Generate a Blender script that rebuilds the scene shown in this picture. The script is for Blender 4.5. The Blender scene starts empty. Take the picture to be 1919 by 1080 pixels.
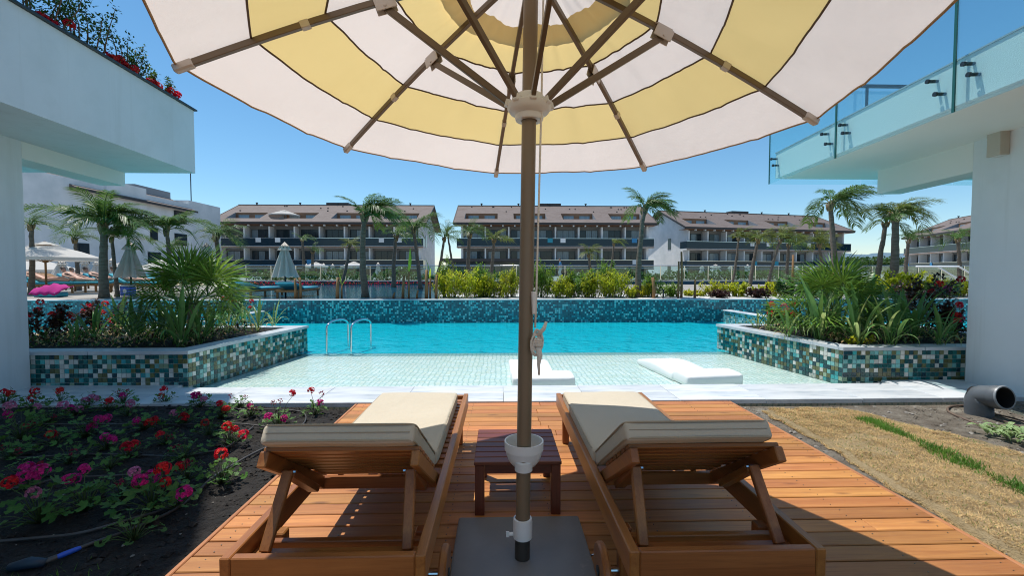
import bpy, bmesh, math, random
from mathutils import Vector, Matrix, Euler, noise as mnoise
R = random.Random(7)
scene = bpy.context.scene
COL = scene.collection
rad = math.radians

# ---------------------------------------------------------------- camera
FPX, PW, PH, EYE = 820.0, 1919.0, 1080.0, 1.35
YAW = math.atan2(21.5, FPX); PITCH = math.atan2(29.0, FPX)
cam_d = bpy.data.cameras.new('camera')
cam = bpy.data.objects.new('camera', cam_d); COL.objects.link(cam)
cam_d.sensor_width = 36.0; cam_d.lens = FPX / PW * 36.0
cam_d.clip_start = 0.05; cam_d.clip_end = 6000
cam.location = (0, 0, EYE)
cam.rotation_euler = (math.pi/2 - PITCH, 0, -YAW)
scene.camera = cam
# ---------------------------------------------------------------- sky, sun, exposure
SUN = Vector((-0.27, 0.235, 1.0)).normalized()            # towards the sun
w = bpy.data.worlds.new('World'); scene.world = w; w.use_nodes = True
nt = w.node_tree; nt.nodes.clear()
sk = nt.nodes.new('ShaderNodeTexSky'); sk.sky_type = 'NISHITA'; sk.sun_disc = False
sk.sun_elevation = math.asin(SUN.z); sk.sun_rotation = math.atan2(SUN.x, SUN.y)
sk.air_density = 1.0; sk.dust_density = 0.05; sk.ozone_density = 5.0
hs = nt.nodes.new('ShaderNodeHueSaturation'); hs.inputs['Saturation'].default_value = 1.12; hs.inputs['Hue'].default_value = 0.488
bg = nt.nodes.new('ShaderNodeBackground'); bg.inputs['Strength'].default_value = 0.115
wo = nt.nodes.new('ShaderNodeOutputWorld')
nt.links.new(sk.outputs[0], hs.inputs['Color']); nt.links.new(hs.outputs[0], bg.inputs['Color'])
nt.links.new(bg.outputs[0], wo.inputs['Surface'])
sl = bpy.data.lights.new('sun', 'SUN'); sl.energy = 3.9; sl.angle = rad(0.5); sl.color = (1.0, 0.955, 0.88)
so = bpy.data.objects.new('sun', sl); COL.objects.link(so)
so.rotation_euler = SUN.to_track_quat('Z', 'Y').to_euler(); so.location = (-8, 6, 30)
vs = scene.view_settings
vs.view_transform = 'Standard'; vs.look = 'None'; vs.gamma = 1.0; vs.use_curve_mapping = False
vs.exposure = 0.32
scene.cycles.max_bounces = 10; scene.cycles.transparent_max_bounces = 24
scene.cycles.diffuse_bounces = 5; scene.cycles.glossy_bounces = 4
scene.cycles.caustics_reflective = False; scene.cycles.caustics_refractive = False
scene.cycles.use_denoising = True; scene.cycles.filter_width = 1.05
scene.cycles.sample_clamp_indirect = 4.0

# ---------------------------------------------------------------- where things stand
_fw = Vector((math.sin(YAW)*math.cos(PITCH), math.cos(YAW)*math.cos(PITCH), -math.sin(PITCH)))
_rt = Vector((math.cos(YAW), -math.sin(YAW), 0)); _up = _rt.cross(_fw)
def ray(x, y): return _fw + _rt*((x-959.5)/FPX) + _up*((540-y)/FPX)
def G(x, y, z=0.0):                                       # point of the photograph on the level z
    r = ray(x, y); return Vector((0, 0, EYE)) + r*((z-EYE)/r.z)
def P(x, y, Y):                                           # point of the photograph at the distance Y
    r = ray(x, y); return Vector((0, 0, EYE)) + r*(Y/r.y)

# ---------------------------------------------------------------- objects
def wloc(o):
    v = Vector((0, 0, 0))
    while o is not None:
        v += o.location; o = o.parent
    return v
def tag(o, label=None, cat=None, group=None, kind=None):
    if label: o['label'] = label
    if cat: o['category'] = cat
    if group: o['group'] = group
    if kind: o['kind'] = kind
    return o
def thing(name, loc, label, cat, group=None, rz=0.0):
    o = bpy.data.objects.new(name, None); COL.objects.link(o)
    o.empty_display_size = 0.1
    o.location = loc; o.rotation_euler.z = rz
    return tag(o, label, cat, group)
def link(name, mesh, parent=None, loc=(0, 0, 0), rot=None, scale=None):
    o = bpy.data.objects.new(name, mesh); COL.objects.link(o)
    o.location = loc
    if rot is not None: o.rotation_euler = rot
    if scale is not None: o.scale = (scale,)*3 if isinstance(scale, (int, float)) else scale
    if parent is not None: o.parent = parent
    return o
def copy_tree(o, parent=None):
    c = o.copy(); COL.objects.link(c); c.parent = parent
    for ch in o.children: copy_tree(ch, c)
    return c

class MB:
    """collects shapes, links them as one mesh"""
    def __init__(s): s.v = []; s.f = []; s.m = []; s.xf = None
    def add(s, vs_, fs, mi=0):
        b = len(s.v)
        if s.xf is not None: vs_ = [s.xf @ Vector(p) for p in vs_]
        s.v.extend([tuple(p) for p in vs_])
        for f in fs: s.f.append(tuple(b+i for i in f)); s.m.append(mi)
    def box(s, c, d, mi=0, M=None, ch=0.0):
        h = (d[0]/2, d[1]/2, d[2]/2); c = Vector(c)
        if ch <= 0:
            P8 = [Vector((sx*h[0], sy*h[1], sz*h[2])) for sx in (-1, 1) for sy in (-1, 1) for sz in (-1, 1)]
            fs = [(0, 1, 3, 2), (4, 6, 7, 5), (0, 4, 5, 1), (2, 3, 7, 6), (0, 2, 6, 4), (1, 5, 7, 3)]
        else:
            ch = min(ch, min(h)*0.9); P8 = []; idx = {}
            for a in range(3):
                b_, c_ = (a+1) % 3, (a+2) % 3
                for sa in (-1, 1):
                    for sb in (-1, 1):
                        for sc in (-1, 1):
                            p = [0, 0, 0]; p[a] = sa*h[a]; p[b_] = sb*(h[b_]-ch); p[c_] = sc*(h[c_]-ch)
                            sg = [0, 0, 0]; sg[a] = sa; sg[b_] = sb; sg[c_] = sc
                            idx[(a, tuple(sg))] = len(P8); P8.append(Vector(p))
            fs = []
            for a in range(3):
                b_, c_ = (a+1) % 3, (a+2) % 3
                for sa in (-1, 1):
                    q = []
                    for sb, sc in ((-1, -1), (1, -1), (1, 1), (-1, 1)):
                        sg = [0, 0, 0]; sg[a] = sa; sg[b_] = sb; sg[c_] = sc; q.append(idx[(a, tuple(sg))])
                    fs.append(q)
                for sa in (-1, 1):
                    for sb in (-1, 1):
                        s1 = [0, 0, 0]; s1[a] = sa; s1[b_] = sb; s1[c_] = -1
                        s2 = list(s1); s2[c_] = 1
                        fs.append([idx[(a, tuple(s1))], idx[(a, tuple(s2))], idx[(b_, tuple(s2))], idx[(b_, tuple(s1))]])
            for sx in (-1, 1):
                for sy in (-1, 1):
                    for sz in (-1, 1):
                        fs.append([idx[(a, (sx, sy, sz))] for a in range(3)])
            out = []
            for f in fs:
                n = (P8[f[1]]-P8[f[0]]).cross(P8[f[2]]-P8[f[0]])
                m = sum((P8[i] for i in f), Vector())
                out.append(f if n.dot(m) > 0 else f[::-1])
            fs = out
        if M is not None: P8 = [M @ p for p in P8]
        s.add([p+c for p in P8], fs, mi)
    def beam(s, a, b, wd, ht, up=(0, 0, 1), mi=0, ch=0.0):
        a = Vector(a); b = Vector(b); d = b-a; L = d.length; y = d.normalized()
        x = y.cross(Vector(up)).normalized(); z = x.cross(y)
        M = Matrix((x, y, z)).transposed()
        s.box((a+b)/2, (wd, L, ht), mi, M, ch)
    def tube(s, pts, r, n=8, mi=0, cap=True):
        pts = [Vector(p) for p in pts]; k = len(pts); vs_ = []; fs = []
        rs = r if isinstance(r, (list, tuple)) else [r]*k
        t0 = (pts[1]-pts[0]).normalized()
        ref = Vector((0, 0, 1)) if abs(t0.z) < 0.9 else Vector((1, 0, 0))
        x = t0.cross(ref).normalized()
        for i, p in enumerate(pts):
            t = (pts[min(i+1, k-1)]-pts[max(i-1, 0)])
            t = t.normalized() if t.length > 1e-9 else t0
            x = (x - t*x.dot(t)); x = x.normalized() if x.length > 1e-6 else t.orthogonal().normalized()
            y = t.cross(x)
            for j in range(n):
                a = 2*math.pi*j/n
                vs_.append(p + (x*math.cos(a)+y*math.sin(a))*rs[i])
        for i in range(k-1):
            for j in range(n):
                fs.append((i*n+j, i*n+(j+1) % n, (i+1)*n+(j+1) % n, (i+1)*n+j))
        if cap: fs.append(tuple(range(n))[::-1]); fs.append(tuple((k-1)*n+j for j in range(n)))
        s.add(vs_, fs, mi)
    def lathe(s, prof, n=16, o=(0, 0, 0), mi=0, M=None):
        vs_ = []; fs = []; o = Vector(o)
        for r, z in prof:
            for j in range(n):
                a = 2*math.pi*j/n; p = Vector((r*math.cos(a), r*math.sin(a), z))
                if M is not None: p = M @ p
                vs_.append(o+p)
        for i in range(len(prof)-1):
            for j in range(n):
                fs.append((i*n+j, i*n+(j+1) % n, (i+1)*n+(j+1) % n, (i+1)*n+j))
        s.add(vs_, fs, mi)
    def prism(s, poly, z0, z1, mi=0):
        n = len(poly); vs_ = [(p[0], p[1], z0) for p in poly]+[(p[0], p[1], z1) for p in poly]
        ar = sum(poly[i][0]*poly[(i+1) % n][1]-poly[(i+1) % n][0]*poly[i][1] for i in range(n))
        fs = [tuple(range(n))[::-1], tuple(range(n, 2*n))]+[(i, (i+1) % n, n+(i+1) % n, n+i) for i in range(n)]
        if ar < 0: fs = [f[::-1] for f in fs]
        s.add(vs_, fs, mi)
    def quad(s, a, b, c, d, mi=0): s.add([a, b, c, d], [(0, 1, 2, 3)], mi)
    def mesh(s, name, mats, smooth=False, off=None):
        me = bpy.data.meshes.new(name)
        v = s.v if off is None else [(p[0]-off[0], p[1]-off[1], p[2]-off[2]) for p in s.v]
        me.from_pydata(v, [], s.f)
        mats = mats if isinstance(mats, (list, tuple)) else [mats]
        for m in mats: me.materials.append(m)
        if len(mats) > 1: me.polygons.foreach_set('material_index', s.m)
        if smooth:
            me.polygons.foreach_set('use_smooth', [True]*len(s.f))
            if smooth != True: me.set_sharp_from_angle(angle=rad(smooth))
        me.update(); return me
    def build(s, name, mats, parent=None, smooth=False, world=True, org=None):
        off = wloc(parent) if (parent is not None and world) else None
        if org is not None: off = Vector(org)
        o = link(name, s.mesh(name, mats, smooth, off), parent)
        if org is not None: o.location = org
        return o
def rbox(name, d, r, mat, seg=3, cuts=0, jit=0.0, seed=0):
    bm = bmesh.new(); bmesh.ops.create_cube(bm, size=1.0)
    bmesh.ops.scale(bm, vec=d, verts=bm.verts)
    bmesh.ops.bevel(bm, geom=bm.edges[:], offset=r, segments=seg, profile=0.5, affect='EDGES')
    if cuts: bmesh.ops.subdivide_edges(bm, edges=[e for e in bm.edges if e.calc_length() > max(d)*0.3 or e.calc_length() > 0.25], cuts=cuts, use_grid_fill=True)
    if jit:
        for v in bm.verts:
            n = mnoise.noise_vector(v.co*3.1 + Vector((seed, 0, 0))); v.co += Vector((n.x*.4, n.y*.4, n.z))*jit
    me = bpy.data.meshes.new(name); bm.to_mesh(me); bm.free()
    me.materials.append(mat); me.polygons.foreach_set('use_smooth', [True]*len(me.polygons)); me.update()
    return me
# ---------------------------------------------------------------- materials
def nmat(name):
    m = bpy.data.materials.new(name); m.use_nodes = True
    t = m.node_tree; t.nodes.clear()
    o = t.nodes.new('ShaderNodeOutputMaterial')
    return m, t, o
def N(t, typ, **kw):
    n = t.nodes.new(typ)
    for k, v in kw.items():
        if k[0] == 'i' and k[1:].isdigit(): n.inputs[int(k[1:])].default_value = v
        else: setattr(n, k, v)
    return n
def L(t, a, b): t.links.new(a, b)
def c4(c): return (c[0], c[1], c[2], 1.0)
def mix(t, fac, a, b, bt='MIX'):
    n = N(t, 'ShaderNodeMix', data_type='RGBA', blend_type=bt)
    for sock, val in ((n.inputs[0], fac), (n.inputs[6], a), (n.inputs[7], b)):
        if hasattr(val, 'is_output'): L(t, val, sock)
        elif isinstance(val, (int, float)): sock.default_value = val
        else: sock.default_value = c4(val)
    return n.outputs[2]
def math_(t, op, a, b=None, clamp=False):
    n = N(t, 'ShaderNodeMath', operation=op, use_clamp=clamp)
    for i, val in enumerate((a, b)):
        if val is None: continue
        if hasattr(val, 'is_output'): L(t, val, n.inputs[i])
        else: n.inputs[i].default_value = val
    return n.outputs[0]
def coords(t, scale=(1, 1, 1), space='Object', jitter=False):
    tc = N(t, 'ShaderNodeTexCoord'); out = tc.outputs['Object' if space == 'World' else space]
    if space == 'World':
        out = N(t, 'ShaderNodeNewGeometry').outputs['Position']
    if jitter:
        oi = N(t, 'ShaderNodeObjectInfo'); va = N(t, 'ShaderNodeVectorMath', operation='ADD')
        mm = math_(t, 'MULTIPLY', oi.outputs['Random'], 53.0)
        L(t, out, va.inputs[0]); L(t, mm, va.inputs[1]); out = va.outputs[0]
    mp = N(t, 'ShaderNodeMapping'); mp.inputs['Scale'].default_value = scale; L(t, out, mp.inputs['Vector'])
    return mp.outputs[0]
def noise(t, vec, scale, detail=4.0, rough=0.55, dist=0.0):
    n = N(t, 'ShaderNodeTexNoise'); n.inputs['Scale'].default_value = scale
    n.inputs['Detail'].default_value = detail; n.inputs['Roughness'].default_value = rough; n.inputs['Distortion'].default_value = dist
    L(t, vec, n.inputs['Vector']); return n.outputs['Fac']
def ramp(t, fac, lo, hi):
    n = N(t, 'ShaderNodeMapRange', clamp=True); L(t, fac, n.inputs[0]); n.inputs[1].default_value = lo; n.inputs[2].default_value = hi
    return n.outputs[0]
def bump(t, h, strength=0.3, dist=0.01):
    b = N(t, 'ShaderNodeBump'); b.inputs['Strength'].default_value = strength; b.inputs['Distance'].default_value = dist
    L(t, h, b.inputs['Height']); return b.outputs[0]
def vary(t, col, amt=0.2, hue=0.0):
    oi = N(t, 'ShaderNodeObjectInfo'); h = N(t, 'ShaderNodeHueSaturation')
    v = math_(t, 'MULTIPLY_ADD', oi.outputs['Random'], 2*amt); v.node.inputs[2].default_value = 1-amt
    L(t, v, h.inputs['Value'])
    if hue:
        wn = N(t, 'ShaderNodeTexWhiteNoise', noise_dimensions='1D'); L(t, oi.outputs['Random'], wn.inputs['W'])
        hv = math_(t, 'MULTIPLY_ADD', wn.outputs['Value'], 2*hue); hv.node.inputs[2].default_value = 0.5-hue; L(t, hv, h.inputs['Hue'])
    if hasattr(col, 'is_output'): L(t, col, h.inputs['Color'])
    else: h.inputs['Color'].default_value = c4(col)
    return h.outputs[0]
def mat(name, c, rough=0.6, metal=0.0, c2=None, sc=3.0, st=(1, 1, 1), lo=.35, hi=.65, bs=0, bstr=0.2, bd=0.01, rand=0, hue=0.0, spec=0.5, space='Object', coat=0.0, dust=None, streak=None):
    m, t, o = nmat(name)
    p = N(t, 'ShaderNodeBsdfPrincipled'); p.inputs['Roughness'].default_value = rough; p.inputs['Metallic'].default_value = metal
    p.inputs['Specular IOR Level'].default_value = spec; p.inputs['Coat Weight'].default_value = coat
    col = c; vec = coords(t, st, space)
    if c2 is not None: col = mix(t, ramp(t, noise(t, vec, sc, 5), lo, hi), c, c2)
    if dust is not None:                                    # (colour, scale, lo, hi): patches of dirt or wear
        col = mix(t, ramp(t, noise(t, vec, dust[1], 6, .65), dust[2], dust[3]), col, dust[0])
    if streak is not None:                                  # faint runs where rain has dried on a wall
        sv = noise(t, coords(t, (7, 7, .35), 'World'), 1.0, 5, .6)
        col = mix(t, math_(t, 'MULTIPLY', ramp(t, sv, .54, .78), .55), col, streak)
    if rand: col = vary(t, col, rand, hue)
    if hasattr(col, 'is_output'): L(t, col, p.inputs['Base Color'])
    else: p.inputs['Base Color'].default_value = c4(col)
    if bs: L(t, bump(t, noise(t, vec, bs, 5, .6), bstr, bd), p.inputs['Normal'])
    L(t, p.outputs[0], o.inputs[0]); return m
def wood(name, c, c2, dark, axis=0, rough=0.5, rand=.18, knots=True, gs=1.0, coat=0.0):
    m, t, o = nmat(name)
    st = [26*gs]*3; st[axis] = 1.3*gs
    vec = coords(t, tuple(st), 'Object', True)
    g = noise(t, vec, 1.0, 6, .6, .6)
    fine = noise(t, coords(t, tuple([160 if i != axis else 5 for i in range(3)]), 'Object', True), 1.0, 3, .6)
    col = mix(t, ramp(t, g, .32, .68), c, c2)
    col = mix(t, math_(t, 'MULTIPLY', ramp(t, fine, .5, .8), .45), col, dark)
    if knots:
        v = N(t, 'ShaderNodeTexVoronoi'); v.inputs['Scale'].default_value = 1.0
        sk_ = [9.0]*3; sk_[axis] = 2.2
        L(t, coords(t, tuple(sk_), 'Object', True), v.inputs['Vector'])
        k = ramp(t, v.outputs['Distance'], .16, .05); col = mix(t, math_(t, 'MULTIPLY', k, .75), col, dark)
    big = noise(t, coords(t, (1.7, 1.7, 1.7), 'Object', True), 1.0, 3)
    col = mix(t, math_(t, 'MULTIPLY', ramp(t, big, .45, .75), .3), col, dark)
    if rand: col = vary(t, col, rand, .008)
    p = N(t, 'ShaderNodeBsdfPrincipled'); p.inputs['Coat Weight'].default_value = coat; p.inputs['Coat Roughness'].default_value = .25
    L(t, col, p.inputs['Base Color'])
    r_ = math_(t, 'MULTIPLY_ADD', g, .25); r_.node.inputs[2].default_value = rough-.12; L(t, r_, p.inputs['Roughness'])
    L(t, bump(t, math_(t, 'ADD', g, math_(t, 'MULTIPLY', fine, .5)), .25, .003), p.inputs['Normal'])
    L(t, p.outputs[0], o.inputs[0]); return m
def leafmat(name, c, c2, trans=.35, rough=.45, rand=.2, hue=.012, sc=4.0, vein=None):
    m, t, o = nmat(name)
    vec = coords(t, (1, 1, 1), 'Object', True)
    col = mix(t, ramp(t, noise(t, vec, sc, 4, .6), .3, .7), c, c2)
    if vein is not None:                                    # variegated rim
        col = mix(t, ramp(t, noise(t, vec, sc*3, 2), .52, .58), col, vein)
    # leaf to leaf differences within one mesh
    gi = N(t, 'ShaderNodeNewGeometry'); h = N(t, 'ShaderNodeHueSaturation')
    v = math_(t, 'MULTIPLY_ADD', gi.outputs['Random Per Island'], .7); v.node.inputs[2].default_value = .65
    L(t, v, h.inputs['Value']); L(t, col, h.inputs['Color']); col = h.outputs[0]
    if rand: col = vary(t, col, rand, hue)
    p = N(t, 'ShaderNodeBsdfPrincipled'); p.inputs['Roughness'].default_value = rough; p.inputs['Specular IOR Level'].default_value = .28; L(t, col, p.inputs['Base Color'])
    tr = N(t, 'ShaderNodeBsdfTranslucent')
    h2 = N(t, 'ShaderNodeHueSaturation'); h2.inputs['Value'].default_value = 1.6; h2.inputs['Hue'].default_value = .485; L(t, col, h2.inputs['Color'])
    L(t, h2.outputs[0], tr.inputs['Color'])
    ms = N(t, 'ShaderNodeMixShader'); ms.inputs[0].default_value = trans
    L(t, p.outputs[0], ms.inputs[1]); L(t, tr.outputs[0], ms.inputs[2]); L(t, ms.outputs[0], o.inputs[0]); return m
def cloth(name, c, trans=.45, c2=None, weave=900, wr=.25, wsc=5.0):
    m, t, o = nmat(name)
    vec = coords(t)
    col = c
    col = mix(t, math_(t, 'MULTIPLY', ramp(t, noise(t, vec, 2.2, 5), .35, .7), .5), c, c2 if c2 else tuple(x*.86 for x in c))
    d = N(t, 'ShaderNodeBsdfDiffuse'); tr = N(t, 'ShaderNodeBsdfTranslucent')
    L(t, col, d.inputs['Color']); L(t, col, tr.inputs['Color'])
    wv = noise(t, coords(t, (1, 1, 1)), weave, 1)
    big = noise(t, vec, wsc, 3)
    b = bump(t, math_(t, 'ADD', math_(t, 'MULTIPLY', wv, .1), big), wr, .02)
    L(t, b, d.inputs['Normal']); L(t, b, tr.inputs['Normal'])
    ms = N(t, 'ShaderNodeMixShader'); ms.inputs[0].default_value = trans
    L(t, d.outputs[0], ms.inputs[1]); L(t, tr.outputs[0], ms.inputs[2]); L(t, ms.outputs[0], o.inputs[0]); return m
def glass(name, tint, rough=.0, ior=1.45, gloss=1.0, wave=None, extra=None):
    m, t, o = nmat(name)
    tr = N(t, 'ShaderNodeBsdfTransparent'); tr.inputs[0].default_value = c4(tint)
    gl = N(t, 'ShaderNodeBsdfGlossy'); gl.inputs['Roughness'].default_value = rough
    fr = N(t, 'ShaderNodeFresnel'); fr.inputs['IOR'].default_value = ior
    base = tr.outputs[0]
    if extra is not None:                                   # (colour, share) what floats in the water
        df = N(t, 'ShaderNodeBsdfDiffuse'); df.inputs[0].default_value = c4(extra[0])
        m0 = N(t, 'ShaderNodeMixShader'); m0.inputs[0].default_value = extra[1]
        L(t, tr.outputs[0], m0.inputs[1]); L(t, df.outputs[0], m0.inputs[2]); base = m0.outputs[0]
    if wave is not None:
        vec = coords(t, (1, 1, 1), 'World')
        h = math_(t, 'ADD', noise(t, vec, wave[0], 3, .5, .4), math_(t, 'MULTIPLY', noise(t, vec, wave[0]*3.3, 2, .5), .35))
        b = bump(t, h, wave[1], wave[2]); L(t, b, gl.inputs['Normal']); L(t, b, fr.inputs['Normal'])
        if extra is not None: L(t, bump(t, h, 1.0, wave[2]*4), df.inputs['Normal'])
    ms = N(t, 'ShaderNodeMixShader'); L(t, math_(t, 'MULTIPLY', fr.outputs[0], gloss, True), ms.inputs[0])
    L(t, base, ms.inputs[1]); L(t, gl.outputs[0], ms.inputs[2]); L(t, ms.outputs[0], o.inputs[0]); return m
def mosaic(name, cols, size, axes=(0, 2), grout=(.5, .55, .55), rough=.18, gw=.09, wob=0.0, gm=1.0):
    """small glass tiles too far away or too small to build one by one"""
    m, t, o = nmat(name)
    pos = N(t, 'ShaderNodeNewGeometry').outputs['Position']
    sx = N(t, 'ShaderNodeSeparateXYZ'); L(t, pos, sx.inputs[0])
    u = math_(t, 'DIVIDE', sx.outputs[axes[0]], size); v = math_(t, 'DIVIDE', sx.outputs[axes[1]], size)
    if wob:  # waver of rippling water put into the tile pattern itself
        wv = noise(t, coords(t, (1, 1, 1), 'World'), 5.0, 2); d = math_(t, 'MULTIPLY', math_(t, 'SUBTRACT', wv, .5), wob)
        u = math_(t, 'ADD', u, d); v = math_(t, 'ADD', v, d)
    fu = math_(t, 'FLOOR', u); fv = math_(t, 'FLOOR', v)
    cb = N(t, 'ShaderNodeCombineXYZ'); L(t, fu, cb.inputs[0]); L(t, fv, cb.inputs[1])
    wn = N(t, 'ShaderNodeTexWhiteNoise', noise_dimensions='2D'); L(t, cb.outputs[0], wn.inputs['Vector'])
    cr = N(t, 'ShaderNodeValToRGB'); cr.color_ramp.interpolation = 'CONSTANT'
    e = cr.color_ramp.elements; e[0].color = c4(cols[0]); e[0].position = 0; e[1].color = c4(cols[1]); e[1].position = 1/len(cols)
    for i in range(2, len(cols)):
        k = e.new(i/len(cols)); k.color = c4(cols[i])
    L(t, wn.outputs['Value'], cr.inputs[0])
    def edge(x):
        f = math_(t, 'FRACT', x); return math_(t, 'MINIMUM', f, math_(t, 'SUBTRACT', 1.0, f))
    g = ramp(t, math_(t, 'MINIMUM', edge(u), edge(v)), gw*.5, gw)
    col = mix(t, g if gm == 1.0 else math_(t, 'MAXIMUM', g, 1-gm), grout, cr.outputs[0])
    p = N(t, 'ShaderNodeBsdfPrincipled'); p.inputs['Roughness'].default_value = rough; L(t, col, p.inputs['Base Color'])
    L(t, bump(t, g, .4, .003), p.inputs['Normal']); L(t, p.outputs[0], o.inputs[0]); return m

WHITE = mat('white_render', (.72, .745, .76), .75, c2=(.67, .70, .72), sc=1.3, bs=55, bstr=.12, bd=.004, dust=((.60, .63, .63), .9, .50, .8), streak=(.55, .57, .56))
STUCCO = mat('white_stucco', (.86, .87, .85), .85, bs=120, bstr=.7, bd=.006)
CEIL = mat('soffit_paint', (.80, .79, .75), .8, c2=(.76, .76, .73), sc=.8)
DECKW = wood('deck_pine', (.40, .150, .040), (.54, .235, .066), (.15, .05, .015), 0, .55, .26)
EDGEW = wood('deck_edge', (.38, .15, .05), (.48, .21, .08), (.15, .05, .02), 1, .5, .1, False)
TEAK = [wood('teak_'+a, (.25, .088, .022), (.37, .150, .040), (.09, .026, .008), i, .42, .12, False, 1.0, .08) for i, a in enumerate('xyz')]
DTEAK = [wood('dark_teak_'+a, (.135, .034, .020), (.19, .052, .028), (.05, .013, .01), i, .5, .1, False, 1.0, .05) for i, a in enumerate('xyz')]
CUSH = cloth('cushion_canvas', (.56, .50, .405), .0, (.50, .44, .345), 700, .55, 8)
PIPING = mat('cushion_piping', (.38, .315, .225), .8)
MARBLE = mat('marble', (.66, .675, .69), .4, c2=(.46, .50, .54), sc=1.1, st=(1, 5, 1), lo=.40, hi=.70, bs=40, bstr=.05, rand=.07, spec=.3, dust=((.38, .42, .46), 2.2, .52, .75))
GREYSTONE = mat('grey_cap_stone', (.46, .49, .52), .4, c2=(.58, .60, .62), sc=3, st=(1, 1, 1), bs=60, bstr=.1, rand=.05)
SOIL = mat('black_soil', (.013, .011, .010), .95, c2=(.028, .023, .019), sc=9, bs=34, bstr=1.0, bd=.05)
CLOD = mat('soil_clods', (.018, .015, .013), .95, c2=(.036, .03, .025), sc=20, rand=.2)
EARTH = mat('brown_earth', (.13, .105, .08), .95, c2=(.22, .19, .15), sc=7, bs=45, bstr=1.0, bd=.04, dust=((.30, .27, .22), 4, .55, .7))
GRAVEL = mat('grey_stones', (.30, .28, .25), .9, c2=(.16, .14, .12), sc=18)
STRAWG = mat('dry_turf', (.34, .25, .125), .95, c2=(.44, .33, .18), sc=14, bs=90, bstr=1.0, bd=.03, dust=((.22, .17, .10), 3, .6, .75))
STRAW = leafmat('dry_grass', (.60, .44, .22), (.46, .33, .15), .25, .7, 0, 0, 2.5)
GRASS = leafmat('green_grass', (.06, .16, .02), (.11, .24, .03), .35, .6, 0, 0)
BROWNM = mat('brown_metal', (.17, .12, .075), .42, .1, c2=(.14, .10, .062), sc=6)
POLEM = mat('pole_lacquer', (.20, .145, .092), .4, .1, bs=3, bstr=.02)
WPLAST = mat('white_plastic', (.78, .77, .75), .4, c2=(.72, .71, .68), sc=5)
CLEARP = mat('grey_plastic', (.55, .50, .45), .35)
CANW = cloth('canopy_offwhite', (.79, .71, .66), .55, (.73, .65, .60), 600, .32, 7)
CANY = cloth('canopy_yellow', (.76, .59, .26), .55, (.70, .53, .22), 600, .12, 4)
CANT = cloth('canopy_tan', (.46, .30, .15), .4, (.52, .28, .10), 600, .1, 4)
PIPE = mat('brown_binding', (.12, .075, .04), .8)
TANBIND = mat('tan_binding', (.42, .26, .12), .8)
ROPE = mat('cotton_rope', (.80, .74, .65), .9, bs=220, bstr=.6)
BASEM = mat('umbrella_base_coat', (.15, .148, .155), .5, c2=(.18, .18, .185), sc=4, bs=160, bstr=.08, dust=((.26, .25, .24), 5, .66, .74))
SLEEVE = mat('dark_sleeve', (.06, .052, .045), .4, .4)
STEEL = mat('polished_steel', (.66, .68, .70), .12, 1.0)
DARKM = mat('anthracite_metal', (.035, .045, .05), .4, .5)
RUBBER = mat('hose_black', (.045, .040, .037), .45, c2=(.085, .075, .068), sc=8)
BRHOSE = mat('hose_brown', (.11, .07, .05), .6, c2=(.16, .11, .08), sc=9)
BLUEP = mat('blue_plastic', (.02, .10, .55), .4)
GREYP = mat('grey_drain_plastic', (.085, .095, .105), .45, c2=(.11, .12, .13), sc=6, dust=((.22, .20, .18), 6, .6, .75))
GREYL = mat('drain_rim', (.24, .26, .28), .4)
BLACK = mat('dark_inside', (.006, .006, .006), .9)
GLR = glass('railing_glass', (.88, .98, .98), 0, 1.5, .2)
GLF = glass('fence_glass', (.76, .90, .90), 0, 1.5, .8)
GLEDGE = mat('glass_edge', (.02, .12, .10), .15)
DGLASS = mat('dark_window_glass', (.018, .03, .04), .06, 0, c2=(.03, .05, .06), sc=.7, spec=.4)
CURT = mat('curtained_window_glass', (.26, .35, .42), .12, 0, c2=(.18, .23, .25), sc=2.5, st=(6, 1, .3), spec=.4)
BALG = mat('dark_balcony_glass', (.010, .032, .05), .12, 0, spec=.3)
ROOFT = mat('roof_tiles', (.145, .112, .10), .8, c2=(.19, .15, .135), sc=2.2, st=(1, 4, 4), bs=9, bstr=.4, bd=.05, dust=((.12, .085, .07), .6, .5, .7))
FASC = mat('roof_fascia', (.045, .04, .04), .6)
OWOOD = mat('orange_soffit_wood', (.28, .14, .07), .6, c2=(.20, .10, .055), sc=1)
BWALL = mat('building_render', (.80, .81, .82), .8, c2=(.66, .69, .70), sc=.6)
GWALL = mat('grey_render', (.25, .27, .30), .8, c2=(.22, .24, .26), sc=.5)
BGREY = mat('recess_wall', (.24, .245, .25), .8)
PAVE = mat('terrace_paving', (.36, .33, .29), .8, c2=(.28, .26, .23), sc=.7)
PEBB = mat('white_pebbles', (.66, .65, .62), .8, c2=(.5, .49, .46), sc=30, bs=40, bstr=.8)
UWATER = mat('deep_blue_water', (.006, .05, .10), .1, 0, c2=(.01, .09, .15), sc=.6, bs=2.5, bstr=.15, bd=.05, spec=.2, space='World')
TEALW = [(.006, .09, .12), (.010, .17, .20), (.018, .26, .29), (.010, .13, .16), (.008, .11, .14), (.08, .56, .58), (.006, .10, .14), (.006, .06, .09), (.02, .30, .36), (.30, .62, .62)]
WALLMOS = mosaic('far_wall_mosaic', TEALW, .052, (0, 2), (.02, .16, .20), .2, .10)
DIVMOS = mosaic('divider_mosaic', [(.02, .15, .17), (.10, .42, .42), (.45, .62, .58), (.02, .24, .27), (.18, .2, .08)], .06, (1, 2), (.4, .5, .5), .2, .12)
LEDGE = mosaic('ledge_tiles', [(.84, .87, .83), (.76, .84, .81), (.88, .89, .87), (.70, .80, .76), (.80, .82, .74), (.80, .88, .87)], .07, (0, 1), (.46, .60, .58), .3, .18, 1.3)
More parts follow.
